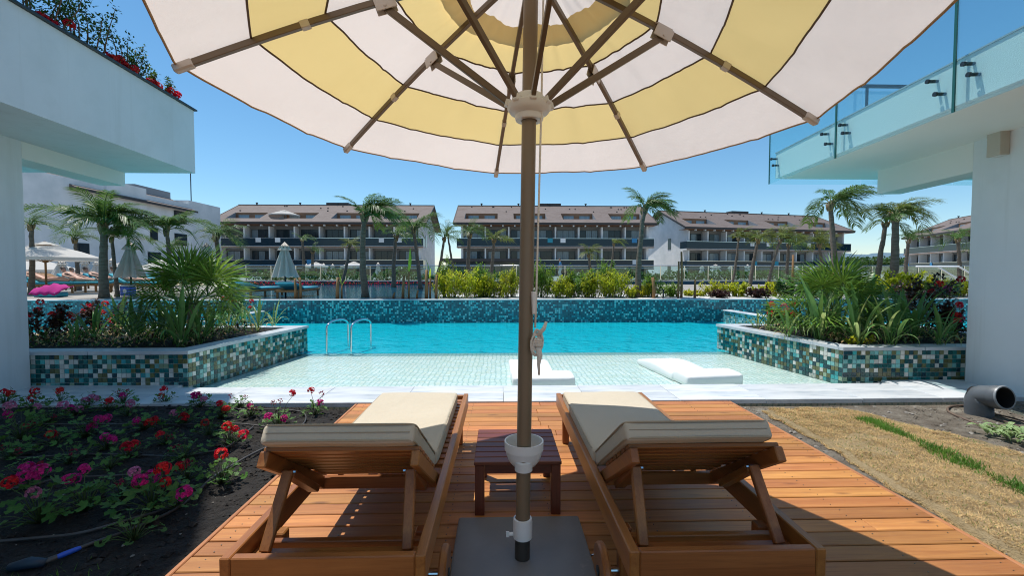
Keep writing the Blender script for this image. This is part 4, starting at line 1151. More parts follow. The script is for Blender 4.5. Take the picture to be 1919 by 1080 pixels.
def ger_leaf(seed):
    """round scalloped geranium leaf, slightly cupped, on its own stalk"""
    r = random.Random(seed); m = MB(); c = Vector((0, 0, 0)); vs_ = [c]; n = 20
    for k in range(n):
        a = rad(-150+300*k/(n-1)); rr_ = 1.0+.09*math.cos(a*7)+r.gauss(0, .03)
        vs_.append(Vector((math.sin(a)*rr_, math.cos(a)*rr_+.0, .22*rr_*rr_-.1+.07*math.cos(a*7))))
    m.add(vs_, [(0, k+1, k+2) for k in range(n-1)]); return m.mesh('leaf', GERL, True)
GLEAF = [ger_leaf(i) for i in range(3)]
def geranium(base, sz, heads, label, seed, n=16):
    n = int(n*1.5)
    r = random.Random(seed); t = thing('geranium', base, label, 'flower', 'geraniums in the dark flower bed')
    s = MB()
    for k in range(n):
        az = k*2.4+r.uniform(-.4, .4); f = math.sqrt((k+.5)/n); rr_ = sz*.52*f; z = sz*(.10+.52*(1-f*f)*r.uniform(.35, 1.2)+.04)
        p = Vector((math.cos(az)*rr_, math.sin(az)*rr_, z))
        s.tube([(0, 0, 0), p*.6+Vector((0, 0, .02)), p], [.003, .002, .0015], 4)
        o = link('leaf', GLEAF[r.randrange(3)], t, p, None, sz*r.uniform(.055, .10))
        o.rotation_euler = (r.gauss(-.1, .35)-.45*f*math.sin(az), r.gauss(0, .3)+.45*f*math.cos(az), r.uniform(0, 6.28))
    for (dx, dy, dz, k) in heads:
        p = Vector((dx, dy, dz)); s.tube([(dx*.2, dy*.2, sz*.15), p*.6+Vector((0, 0, dz*.1)), p-Vector((0, 0, .03))], [.003, .0022, .002], 4)
        sc_ = r.uniform(.88, 1.22)*(1 if k != 'c' else .85)
        link('spent_flower_head' if k == 'c' else 'flower_head', HEADS[k][r.randrange(2)], t, p, (r.gauss(0, .3), r.gauss(0, .3), r.uniform(0, 6)), sc_)
    s.build('stem', STEMG, t, True, world=False)
    return t
# geraniums: base pixel, size in m, heads as (pixel x, pixel y, colour)
GER = [
 ((75, 985), .36, [(18, 905, 'r'), (45, 895, 'm'), (75, 885, 'm'), (62, 925, 'p')], 'large geranium at the near left with an orange-red and two magenta heads touching'),
 ((160, 960), .34, [(140, 898, 'm'), (158, 880, 'm'), (128, 900, 'm')], 'bushy geranium with one big magenta cluster between two hoses near the front'),
 ((285, 955), .36, [(262, 903, 'm'), (284, 895, 'm'), (305, 880, 'r'), (310, 905, 'r'), (252, 885, 'p')], 'wide geranium with magenta and red heads standing by the tight hose bend'),
 ((415, 905), .26, [(414, 852, 'r')], 'small bright geranium with one round orange-red head beside the lounger backrest'),
 ((430, 835), .27, [(440, 806, 'r'), (456, 815, 'r'), (425, 800, 'r')], 'geranium with three scarlet heads leaning over the hose next to the lounger'),
 ((240, 870), .24, [(238, 838, 'r'), (252, 833, 'r')], 'low geranium with two small red heads on a thin stalk in mid bed'),
 ((205, 890), .22, [], 'leafy green geranium without flowers in mid bed'),
 ((130, 875), .24, [(138, 848, 'c')], 'leafy geranium with one faded head behind the magenta cluster'),
 ((345, 865), .26, [(335, 838, 'c'), (322, 842, 'c')], 'geranium with bare brown flower stalks in mid bed'),
 ((160, 825), .28, [(170, 798, 'c'), (185, 787, 'm'), (200, 785, 'm'), (172, 803, 'm')], 'geranium with crimson and magenta heads left of centre in the bed'),
 ((270, 815), .28, [(255, 790, 'm'), (270, 795, 'c'), (290, 798, 'r'), (280, 803, 'r')], 'geranium with scarlet and crimson heads in the centre of the bed'),
 ((345, 800), .27, [(335, 790, 'c'), (345, 782, 'r'), (325, 775, 'p')], 'geranium with a crimson and a pale pink head in the bed centre'),
 ((415, 790), .26, [(412, 757, 'r'), (424, 768, 'r'), (422, 775, 'r')], 'tall geranium with stacked red heads near the marble edge'),
 ((520, 800), .28, [(503, 782, 'm'), (525, 752, 'c'), (532, 785, 'm'), (548, 737, 'r'), (513, 755, 'c')], 'geranium with magenta heads and spent dark stalks inside the hose loop'),
 ((590, 775), .24, [(583, 732, 'r'), (600, 755, 'm'), (603, 738, 'c')], 'last geranium of the bed, nearest the deck, with a red head before the marble'),
 ((40, 830), .34, [(15, 778, 'm'), (18, 762, 'p'), (48, 800, 'c'), (58, 795, 'c')], 'large geranium at the far left with magenta and pink heads'),
 ((95, 800), .26, [(100, 790, 'c'), (70, 762, 'p'), (118, 760, 'p')], 'geranium with two pale pink heads behind the far left one'),
 ((10, 765), .26, [(8, 735, 'r'), (20, 738, 'r')], 'red geranium against the base of the shaded wall'),
 ((62, 770), .25, [(65, 734, 'r'), (58, 748, 'r')], 'geranium with two stacked dark red heads near the wall corner'),
 ((112, 760), .22, [(112, 733, 'r')], 'geranium with one flat red head in front of the shaded marble'),
 ((165, 768), .24, [(172, 745, 'p'), (160, 755, 'p'), (178, 748, 'p')], 'geranium with a pink cluster before the tiled planter'),
 ((230, 765), .26, [(222, 735, 'c'), (240, 733, 'c'), (230, 742, 'm')], 'geranium with spent dark crimson heads before the planter'),
 ((240, 785), .22, [(244, 757, 'p')], 'low geranium with a single small pale pink head near the marble'),
 ((310, 762), .22, [(307, 730, 'r'), (302, 746, 'r')], 'geranium with a red head standing above the marble edge'),
 ((375, 770), .25, [(370, 741, 'm'), (382, 748, 'p'), (364, 742, 'm')], 'geranium with bright pink-magenta cluster before the planter corner'),
 ((450, 768), .22, [(432, 742, 'c'), (460, 745, 'c')], 'thin geranium with only dark seed heads at the marble edge'),
 ((20, 870), .28, [(8, 850, 'c'), (35, 855, 'c')], 'dense dark geranium with faded crimson heads at the left edge of the view'),
]
for i, (b, sz, hd, lab) in enumerate(GER):
    g = G(b[0], b[1], -.04); g.z = zs(g.x, g.y)-.005
    hs_ = []
    for (hx, hy, k) in hd:
        p = P(hx, hy, g.y-.02+.05*math.sin(hx)); hs_.append((p.x-g.x, p.y-g.y, max(.08, p.z-g.z), k))
    geranium(g, sz, hs_, lab, i+100, 14 if sz < .25 else 20)
# variegated plant by the drain pipe
g = G(1893, 822, -.06); t = thing('hosta', (g.x, g.y, ze(g.x, g.y)), 'low variegated green and white leafy plant on the earth below the drain pipe', 'plant')
r = random.Random(6); hm = []
for q in range(3):
    m = MB(); vs_ = []; k_ = 6
    for k in range(k_+1):
        u = k/k_; wv = .26*math.sin(math.pi*min(1, u*.97+.02))**.8; z = .28*math.sin(u*2.3)-.25*u*u
        vs_ += [(-wv, u, z+.06), (0, u, z), (wv, u, z+.06)]
    m.add(vs_, sum([[(k*3, k*3+1, k*3+4, k*3+3), (k*3+1, k*3+2, k*3+5, k*3+4)] for k in range(k_)], [])); hm.append(m.mesh('leaf', HOSTA, True))
for k in range(70):
    a = r.uniform(0, 6.28); rr_ = .16*math.sqrt(r.random())
    o = link('leaf', hm[k % 3], t, (math.cos(a)*rr_*1.25, math.sin(a)*rr_, r.uniform(.01, .06)), (r.uniform(.1, .9), 0, r.uniform(0, 6.28)), r.uniform(.06, .10))

# plants in the left planter
def inpl(px, py): return G(px, py, .388)
fan_palm(inpl(362, 636), .50, .98, 26, 'large fan palm with spread green fans in the left planter', 3)
for i, (px, py, h, n, pale, lab) in enumerate((
 (175, 640, .58, 10, .05, 'dark strappy plant in front of the red flowers in the left planter'),
 (255, 643, .72, 11, .05, 'broad leaved strappy plant with one raised lit leaf in the left planter'),
 (300, 640, .60, 10, .05, 'dark arching strappy plant left of the fan palm trunk'),
 (342, 650, .80, 13, .1, 'tall strappy plant at the front corner before the fan palm'),
 (395, 632, .66, 11, .1, 'strappy plant to the pool side of the fan palm trunk'),
 (428, 622, .55, 9, .2, 'medium strappy plant beside the fan palm near the diagonal edge'),
 (482, 622, .58, 8, .8, 'pale thin strappy plant close to the pool end of the left planter'),
 (512, 613, .50, 7, .8, 'last pale strappy plant, arching at the pool tip of the left planter'),
 (455, 610, .55, 9, .3, 'strappy plant behind the pale ones with red flowers beside it'))):
    strap_plant(inpl(px, py), h, n, lab, i+40, pale)
for i, (px, py, w_, h, lab) in enumerate(((95, 640, .75, .55, 'dark leaved shrub with deep red blooms next to the shaded wall'), (200, 625, .8, .5, 'dark red flowering shrub behind the broad strappy plant'), (440, 600, .6, .5, 'small shrub with red blooms behind the fan palm'))):
    b = bush('flowering_shrub', inpl(px, py), w_, .7, h*1.15, 1100, .06, .024, DSHR if i < 2 else SHRG, lab, 'shrub', i+60, 'red flowering shrubs in the planters')
    r = random.Random(i)
    for k in range(7): link('flower_head', HEADS['r'][k % 2], b, (r.uniform(-.5, .5)*w_, r.uniform(-.3, .1), h*r.uniform(.45, 1.0)), (0, 0, k), 1.3)
# plants in the right planter
fan_palm(inpl(1560, 634), .42, .95, 24, 'fan palm with hanging green fans in the middle of the right planter', 8)
for i, (px, py, h, n, pale, lab) in enumerate((
 (1418, 618, .46, 7, .5, 'small strappy plant at the pool tip of the right planter'),
 (1440, 622, .52, 8, .6, 'yellow striped strappy plant beside the red geraniums in the right planter'),
 (1478, 635, .62, 9, .4, 'thin strappy plant with bent brown stalks in the right planter'),
 (1536, 640, .95, 13, .25, 'tallest strappy plant, upright in front of the right fan palm'),
 (1606, 648, .80, 12, .5, 'striped strappy plant over yellow seedlings near the planter corner'),
 (1668, 650, .85, 12, .25, 'strappy plant with bent dry leaves on the front edge of the right planter'),
 (1710, 640, .95, 11, .05, 'dark tall strappy plant behind the front edge of the right planter'),
 (1758, 650, .60, 9, .1, 'short dark strappy plant next to the right wall'))):
    strap_plant(inpl(px, py), h, n, lab, i+70, pale)
for i, (px, py, w_, h, lab, mt) in enumerate(((1455, 612, .5, .42, 'low shrub with magenta and red blooms at the pool tip of the right planter', SHRG), (1735, 622, .9, .95, 'dark leaved tall shrub in the right planter before the blue wall', DSHR), (1795, 632, .55, .5, 'shrub with large red blooms against the right wall', DSHR), (1650, 612, .8, .8, 'dark green shrub behind the striped strappy plants', SHRG))):
    b = bush('flowering_shrub', inpl(px, py), w_, .7, h*1.1, 1200, .07, .026, mt, lab, 'shrub', i+80, 'red flowering shrubs in the planters')
    r = random.Random(i+5)
    for k in range((8, 4, 6, 2)[i]): link('flower_head', HEADS['r' if k % 4 else 'm'][k % 2], b, (r.uniform(-.5, .5)*w_, r.uniform(-.4, 0), h*r.uniform(.5, 1.0)), (0, 0, k), 1.5)
bush('seedling', inpl(1612, 648), .35, .25, .16, 160, .05, .02, BAMB, 'low yellow green seedlings on the front edge of the right planter', 'plant', 91, None, 6)
# banana plant behind
def banana(base, h, n, label, seed, spread=.5):
    r = random.Random(seed); t = thing('banana_plant', base, label, 'plant', 'banana plants with broad upright leaves')
    m = MB(); m.tube([(0, 0, 0), (0, 0, h*.35)], [.06, .045], 9); m.build('stem', STEMG, t, True, world=False)
    for k in range(n):
        a = k*2.4+r.random(); S = STR_G[0 if k < n*.6 else 1]
        o = link('leaf', S, t, (0, 0, h*.28), None, (h*1.9*r.uniform(.8, 1.1), h*.8, h*r.uniform(.6, .8)))
        o.rotation_euler = (Matrix.Rotation(-a, 4, 'Z') @ Matrix.Rotation(-rad(8+spread*60*k/n), 4, 'X')).to_euler()
    return t
banana(inpl(1612, 622), 1.1, 8, 'banana plant with broad upright leaves behind the right fan palm', 3)
banana(inpl(1548, 618), 1.0, 6, 'banana plant with a drooping pink bract left of the other banana', 4)
p = P(1567, 505, 7.0); b = thing('flower_bract', p, 'drooping pink and orange flower bract above the right planter', 'flower')
m = MB(); r = random.Random(3)
for k in range(9): leaf_quad(m, Vector((-.016*k, 0, -.028*k)), Vector((-.8, r.uniform(-.5, .5), -.8)), .09, .02)
m.build('petal', mat('bract', (.62, .24, .16), .6, c2=(.45, .12, .10), sc=30), b, world=False)
m = MB(); m.tube([(0, 0, 0), (.06, 0, .03), (.10, 0, -.1), (.10, 0, -.7)], .008, 6); m.build('stem', STEMG, b, True, world=False)

# trailing plants on the left balcony
def edge(f, z=3.83): q = p1.lerp(p0, f); return Vector((q.x-.10, q.y, z))
r = random.Random(31)
for i, (f, w_, h, n, lab) in enumerate(((.055, .55, .34, 520, 'small leafed shrub at the outer end of the balcony flower box'), (.115, .75, .62, 900, 'taller small leafed shrub, second from the outer end of the balcony flower box'), (.18, .8, .72, 1000, 'dense small leafed shrub nearest the camera in the balcony flower box'), (.25, .8, .8, 900, 'tall small leafed shrub at the top edge of the picture in the balcony flower box'))):
    e_ = edge(f)
    bush('balcony_shrub', e_-Vector((.12, 0, 0)), w_, .9, h, n, .045, .012, SHRG, lab, 'shrub', i+200, 'shrubs in the balcony flower box', 12, .35)
for i, (f, lab) in enumerate(((.045, 'red geranium at the outer tip of the balcony flower box'), (.085, 'red geranium hanging over the balcony edge below the first shrub'), (.145, 'red geranium in the middle of the balcony flower box'), (.165, 'double red geranium beside the dense balcony shrub'), (.24, 'red geranium nearest the camera on the balcony edge'))):
    e_ = edge(f); t = thing('geranium', e_, lab, 'flower', 'red geraniums in the balcony flower box'); r = random.Random(i)
    for k in range(4): link('flower_head', HEADS['r'][k % 2], t, (r.uniform(-.05, .10), r.uniform(-.12, .12), .06+r.uniform(-.02, .06)), (0, 0, k), 1.5)
    m = MB(); m.tube([(-.05, 0, -.03), (0, 0, .0), (.05, 0, .05)], .004, 5); m.build('stem', STEMG, t, True, world=False)
    for k in range(5): link('leaf', GLEAF[k % 3], t, (r.uniform(-.12, .02), r.uniform(-.15, .15), r.uniform(.0, .04)), (0, .5, k), .035)

# bamboo row on the pebbles behind the pool wall
def ped(px, Y=13.0): v = P(px, 540, Y); return Vector((v.x, Y, .60))
BL = [('B', 842, 60, 510, 12.9, 'first bamboo clump of the row, beside the last wooden stake'), ('G', 838, 36, 492, 13.5, 'thin green bamboo rising behind the first clump'), ('B', 885, 62, 508, 13.0, 'wide yellow bamboo clump, second of the row'), ('G', 900, 40, 496, 13.6, 'green bamboo stalks behind the second clump'), ('B', 930, 44, 520, 12.9, 'yellow bamboo clump just left of the gap before the pole'), ('B', 958, 44, 503, 13.2, 'bamboo clump touching the parasol pole on its left'), ('G', 1018, 50, 484, 13.1, 'tall green bamboo right beside the hanging cord'), ('B', 1052, 56, 524, 12.8, 'low golden bamboo clump below the walking man'), ('G', 1088, 50, 498, 13.1, 'green and yellow bamboo right of the walking man'), ('B', 1112, 48, 512, 12.9, 'golden bamboo clump in the middle right of the row'), ('B', 1152, 62, 505, 13.0, 'broad bamboo clump left of the slender tall palm'), ('G', 1135, 34, 485, 13.6, 'thin stalks with small leaves above the broad clump'), ('B', 1184, 28, 535, 12.8, 'small bamboo touching the slender palm trunk'), ('B', 1072, 40, 515, 13.2, 'slim golden bamboo wedged between the low clump and the green one'), ('G', 908, 40, 508, 13.3, 'narrow green bamboo in the gap left of the golden clumps'), ('B', 1205, 30, 532, 13.1, 'small golden bamboo right behind the slender palm trunk'), ('G', 1222, 40, 520, 13.2, 'loose bamboo right of the slender palm trunk'), ('G', 1258, 34, 530, 13.3, 'sparse bamboo before the white gable'), ('B', 1340, 52, 528, 13.6, 'yellow bush right of the double stake')]
for i, (k, px, wpx, top, Y, lab) in enumerate(BL):
    b = ped(px, Y); h = P(px, top, Y).z-.60; w_ = wpx*Y/FPX*1.15
    f = random.Random(i)
    bush('bamboo', b, w_, .8, h*1.18, int(2300*w_*h)+500, .085, .017, BAMB if k == 'B' else BAMG, lab, 'bamboo', i+300, 'bamboo clumps behind the pool wall', 26, -.05, STEMG)
SL = [('d', 1352, 52, 545, 12.8, 'dark red leaved shrub left in the hedge'), ('d', 1422, 46, 540, 12.8, 'dark red leaved shrub in the middle of the hedge'), ('y', 1386, 58, 528, 13.4, 'yellow green shrub between the two dark red ones'), ('y', 1450, 52, 525, 13.5, 'yellow green shrub right of the dark red ones'), ('g', 1490, 80, 518, 12.7, 'mixed dark green shrub at the end of the pool wall'), ('g', 1545, 70, 535, 12.9, 'dark green shrub behind the right fan palm'), ('y', 1640, 70, 520, 13.3, 'yellow green bamboo behind the banana plant'), ('y', 1690, 84, 505, 13.4, 'bright lime bamboo mass in the right hedge'), ('y', 1740, 84, 512, 13.3, 'lime bamboo between the handrails and the planter'), ('g', 1765, 60, 525, 12.6, 'dark speckled shrub in front of the handrail'), ('y', 1800, 50, 525, 13.2, 'yellow green shrub at the right wall'), ('g', 1715, 60, 545, 12.5, 'low dark shrub above the right pool wall'), ('g', 1660, 60, 548, 12.5, 'low brownish shrub beside the banana plant'), ('y', 1300, 40, 545, 13.8, 'small sparse yellow bush at the double stake')]
for i, (k, px, wpx, top, Y, lab) in enumerate(SL):
    b = ped(px, Y); h = P(px, top, Y).z-.60; w_ = wpx*Y/FPX*1.2
    bush('shrub', b, w_, .9, h*1.08, int(1300*w_*h)+420, .10, .030, {'d': DSHR, 'y': BAMB, 'g': SHRG}[k], lab, 'shrub', i+340, 'shrubs behind the right end of the pool wall', 18, .15)
# wooden stakes and young canna stalks
for i, (px, top, Y, rr_, lab) in enumerate(((553, 522, 12.55, .035, 'short wooden stake left of its pair before the folded parasol'), (563, 520, 12.6, .035, 'wooden stake right of its pair before the folded parasol'), (632, 520, 12.6, .05, 'thick wooden stake with yellow leaves'), (737, 548, 12.6, .03, 'short thin stake right of the leaning palm'), (755, 516, 12.6, .04, 'wooden stake left of the upright canna leaf'), (781, 545, 12.6, .03, 'low thin stake right of the canna leaf'), (799, 506, 12.6, .05, 'thick wooden stake under the yellow leaf'), (817, 515, 12.6, .04, 'stake at the left end of the bamboo row'), (1225, 520, 12.6, .05, 'stake wound with bamboo right of the slender palm'), (1271, 490, 12.6, .03, 'left dark post of the tall pair before the white gable'), (1277, 472, 12.7, .035, 'right and taller dark post of the pair before the white gable'), (1302, 525, 12.6, .035, 'lone stake right of the tall pair of posts'), (1485, 478, 13.6, .04, 'tall pale post among the right palms'))):
    b = ped(px, Y); z1 = P(px, top, Y).z
    o = MB(); o.tube([b+Vector((0, 0, -.01)), b+Vector((.01, 0, (z1-.6)*.5)), Vector((b.x+R.gauss(0, .02), b.y, z1))], [rr_*1.1, rr_, rr_*.8], 7)
    s = o.build('wooden_stake', STAKE, None, True, org=b); tag(s, lab, 'stake', 'stakes along the pool wall')
m = MB(); b = ped(1243, 12.6); m.tube([b, b+Vector((0, 0, .26))], .025, 8); s = m.build('bollard_light', DARKM, None, True, org=b); tag(s, 'small dark bollard light on the white pebbles', 'bollard')
for i, (px, y0, y1, Y, w_, lab) in enumerate(((766, 560, 468, 12.6, 2.6, 'canna stalk with one upright lime leaf beside the stakes'), (806, 552, 486, 12.7, 3.0, 'young plant with yellow leaf above the thick stake'), (640, 556, 512, 12.7, 2.2, 'young yellow plant tied to its stake'))):
    b = ped(px, Y); h = P(px, y1, Y).z-.6
    t = thing('canna', b, lab, 'plant', 'young cannas at the pool edge'); m = MB(); m.tube([(0, 0, 0), (.01, 0, h*.55)], [.03, .02], 7); m.build('stem', STAKE, t, True, world=False)
    me = strap_mesh('leaf', BANL, 70+i, .18, .15, .06*w_*.5)
    link('leaf', me, t, (0, 0, h*.48), (0, .12, .6+i), h*.58)
    if i: link('leaf', me, t, (0, 0, h*.48), (-.5, .2, 2.6+i), h*.4)

# palms: trunk foot pixel, crown centre pixel, crown radius in pixels, distance
PL = [
 (196, 560, 196, 425, 72, 13.2, 19, 'G', 'large palm with a thick grey trunk and hanging fronds above the sunbathers', .10, .25),
 (220, 560, 208, 445, 52, 13.8, 9, 'G', 'thin twin palm with its trunk close behind the large one', .05, .3),
 (322, 560, 312, 432, 56, 14.0, 12, 'G', 'palm with hanging fronds rising directly behind the left fan palm', .06, .15),
 (58, 550, 58, 425, 40, 15.0, 10, 'S', 'small palm half hidden by the shaded wall', .07, .35),
 (148, 540, 140, 450, 34, 19.0, 11, 'S', 'brownish small palm above the open parasols', .07, .2),
 (312, 540, 318, 470, 30, 19.0, 10, 'S', 'low dark palm in front of the white building', .06, .3),
 (412, 545, 405, 445, 42, 16.0, 14, 'S', 'dense palm at the left end of the first brown roofed hotel block', .08, .35),
 (685, 560, 683, 408, 60, 13.2, 17, 'G', 'tall palm with grey trunk and one long frond blown to the right', .085, .5),
 (738, 520, 742, 445, 34, 22.0, 11, 'S', 'palm right behind the tall one with hanging fronds', .09, .3),
 (640, 520, 655, 462, 20, 26.0, 10, 'T', 'small yellowish palm before the first hotel block', .08, .3),
 (788, 545, 775, 432, 46, 20.0, 14, 'S', 'dark palm with drooping fronds at the right gable of the first block', .08, .3),
 (812, 520, 832, 448, 28, 22.0, 11, 'S', 'slim palm in the gap between the first two blocks', .07, .25),
 (878, 515, 880, 440, 32, 23.0, 12, 'S', 'dark palm at the left corner of the middle block', .10, .3),
 (920, 515, 926, 452, 26, 24.0, 11, 'T', 'yellowish palm left of the parasol pole', .09, .25),
 (855, 520, 838, 432, 24, 25.0, 9, 'S', 'thin palm just left of the dark one at the middle block', .06, .2),
 (1140, 512, 1150, 458, 20, 25.0, 9, 'T', 'little palm bending right before the middle block', .06, .5),
 (1195, 560, 1207, 392, 46, 13.0, 17, 'G', 'slender tall palm with bare grey trunk and windblown crown right of the pole', .075, .55),
 (1110, 505, 1103, 478, 22, 27.0, 9, 'T', 'yellow bushy palm behind the walking man', .08, .1),
 (1372, 520, 1384, 448, 24, 24.0, 10, 'T', 'first palm of the right group, leaning right', .06, .4),
 (1405, 525, 1420, 452, 34, 23.0, 13, 'T', 'second palm of the right group with a full pale crown', .085, .3),
 (1438, 540, 1462, 450, 32, 22.0, 12, 'T', 'third palm of the right group with a slanting pale trunk', .07, .35),
 (1476, 520, 1478, 460, 30, 25.0, 12, 'S', 'fourth palm of the right group, dark and straight', .08, .3),
 (1540, 515, 1535, 460, 32, 23.0, 13, 'T', 'palm with a broad crown at the end of the third block', .08, .2),
 (1565, 530, 1556, 385, 58, 15.0, 13, 'G', 'tall palm with long fronds rising behind the right balcony', .085, .45),
 (1672, 530, 1678, 405, 54, 14.2, 18, 'Y', 'big palm with yellow green crown under the right beam', .11, .4),
 (1642, 530, 1660, 420, 40, 14.6, 7, 'G', 'leaning bare trunked palm beside the big one', .075, .1),
 (1698, 520, 1703, 450, 34, 22.0, 12, 'S', 'smaller palm between the big palm and the last block', .08, .2),
 (1797, 530, 1795, 450, 34, 21.0, 13, 'S', 'palm in front of the last block next to the right wall', .08, .2),
 (568, 515, 566, 450, 17, 34.0, 9, 'S', 'tiny palm before the first block above the folded parasol', .10, .3),
 (588, 515, 586, 472, 17, 34.0, 9, 'S', 'second tiny palm before the first block', .10, .3),
]
for i, (bx, by, cx, cy, rp, Y, n, k, lab, tr, wd) in enumerate(PL):
    zg = .60 if Y < 27 else .82
    base = P(bx, by, Y); base.z = zg; cr = P(cx, cy, Y)
    palm(base, cr, rp*Y/FPX, lab, n, k, tr, wd, i+500, None, 'palm trees around the pools', R.uniform(-.08, .08))
# trees and bushes far off between the blocks
r = random.Random(77); m = MB()
for _ in range(9000):
    X = r.uniform(84, 175); Y = 150+r.uniform(-8, 8); h = 5.2+2.0*mnoise.noise((X*.13, 3, 0))+1.5*mnoise.noise((X*.4, 1, 0))
    leaf_quad(m, Vector((X, Y, .8+h*r.random()**.6)), rvec(r, .2), .9, .4)
o = m.build('treeline', SHRG); o['kind'] = 'stuff'
r = random.Random(78); m = MB()
for _ in range(9000):
    X = r.uniform(-17, 24); Y = 30.5+r.uniform(-1.2, 1.2); h = .9+.5*mnoise.noise((X*.5, 3, 0))+.3*mnoise.noise((X*1.7, 1, 0))
    if abs(X-P(1050, 520, 30.5).x) < .9: continue
    leaf_quad(m, Vector((X, Y, .82+max(.15, h-.35)*r.random())), rvec(r, .2), .22, .08)
o = m.build('hedge_foliage', SHRG); o['kind'] = 'stuff'
r = random.Random(79); m = MB()
for _ in range(900):
    X = r.uniform(-15.5, -3.5); p = Vector((X, 26.75+r.uniform(-.1, .1), .62+.13*r.random()))
    leaf_quad(m, p, rvec(r, .3), .09, .035, 0 if r.random() < .5 else 1)
o = m.build('flower_strip', [PETR, SHRG]); o['kind'] = 'stuff'
# more geraniums that close the gaps of the bed
GER2 = [
 ((55, 920), .30, [(50, 880, 'm'), (78, 872, 'c')], 'leafy geranium with a magenta head between the large front one and the wall'),
 ((230, 935), .26, [(225, 905, 'c')], 'low dark geranium with one faded head between the two magenta front ones'),
 ((350, 905), .24, [(352, 868, 'c'), (340, 874, 'r')], 'geranium with a small red head left of the bright one by the lounger'),
 ((310, 840), .24, [(300, 815, 'r'), (318, 820, 'c')], 'small geranium with a red head behind the straight hose'),
 ((200, 850), .26, [(196, 820, 'm'), (210, 826, 'm')], 'geranium with two magenta heads just behind the straight hose'),
 ((100, 845), .26, [(95, 815, 'r'), (108, 822, 'c')], 'geranium with a red head in the left middle of the bed'),
 ((390, 820), .24, [(384, 793, 'r')], 'geranium with a single red head left of the three scarlet ones'),
 ((470, 785), .22, [(468, 762, 'm'), (478, 768, 'c')], 'geranium with a magenta head just outside the hose loop'),
 ((140, 785), .24, [(132, 765, 'm'), (148, 768, 'p')], 'geranium with magenta and pink heads near the marble on the left'),
 ((200, 775), .22, [(205, 752, 'r'), (192, 758, 'c')], 'geranium with a red head between the pink cluster and the marble'),
 ((330, 955), .26, [(345, 925, 'm')], 'spreading geranium over the hoses with one magenta head'),
 ((250, 1010), .26, [], 'ragged flowerless geranium lying over the front hoses'),
]
for i, (b, sz, hd, lab) in enumerate(GER2):
    g = G(b[0], b[1], -.04); g.z = zs(g.x, g.y)-.005
    hs_ = []
    for (hx, hy, k) in hd:
        p = P(hx, hy, g.y-.02+.05*math.sin(hx)); hs_.append((p.x-g.x, p.y-g.y, max(.08, p.z-g.z), k))
    geranium(g, sz, hs_, lab, i+400, 15)
# low ground cover and extra strappy plants that fill the planters
def rect_cover(name, x0, x1, y0, y1, n, seed, mats, hmax):
    r = random.Random(seed); m = MB()
    for _ in range(n):
        X, Y = r.uniform(x0, x1), r.uniform(y0, y1); d = mnoise.noise((X*2.5, Y*2.5, seed))
        if d < -.15: continue
        leaf_quad(m, Vector((X, Y, .395+r.random()*hmax*(.4+d))), rvec(r, .5), r.uniform(.03, .08), r.uniform(.008, .02), r.randrange(len(mats)))
    o = m.build(name, mats); o['kind'] = 'stuff'
rect_cover('planter_undergrowth', -6.6, -3.95, 5.56, 7.45, 5200, 3, [SHRG, STRAPG, SHRG, DSHR, STRAW], .22)
rect_cover('planter_undergrowth', 4.5, 6.8, 5.62, 7.5, 4800, 4, [SHRG, STRAPG, STRAPY, DSHR, STRAW], .22)
for i, (px, py, h, n, pale, lab) in enumerate((
 (225, 628, .62, 10, .05, 'dark strappy plant in the second row between the red shrub and the lit leaf'),
 (318, 632, .70, 11, .05, 'dense strappy plant hidden behind the tall front corner one'),
 (372, 645, .62, 10, .1, 'strappy plant right below the fan palm crown at the planter rim'),
 (412, 612, .58, 9, .1, 'strappy plant behind the fan palm on its pool side'),
 (140, 648, .45, 9, .05, 'low strappy plant at the front rim near the shaded wall'))):
    strap_plant(inpl(px, py), h, n, lab, i+140, pale)
for i, (px, py, h, n, pale, lab) in enumerate((
 (1505, 628, .60, 10, .2, 'strappy plant between the bent stalks and the tallest one'),
 (1575, 640, .70, 11, .1, 'dark strappy plant close to the right fan palm trunk'),
 (1636, 636, .82, 11, .1, 'dark strappy plant behind the striped one at the planter corner'),
 (1690, 628, .80, 11, .05, 'tall dark strappy plant in the back row before the blue wall'),
 (1780, 640, .50, 9, .05, 'low dark strappy plant in the shade of the right wall'))):
    strap_plant(inpl(px, py), h, n, lab, i+150, pale)
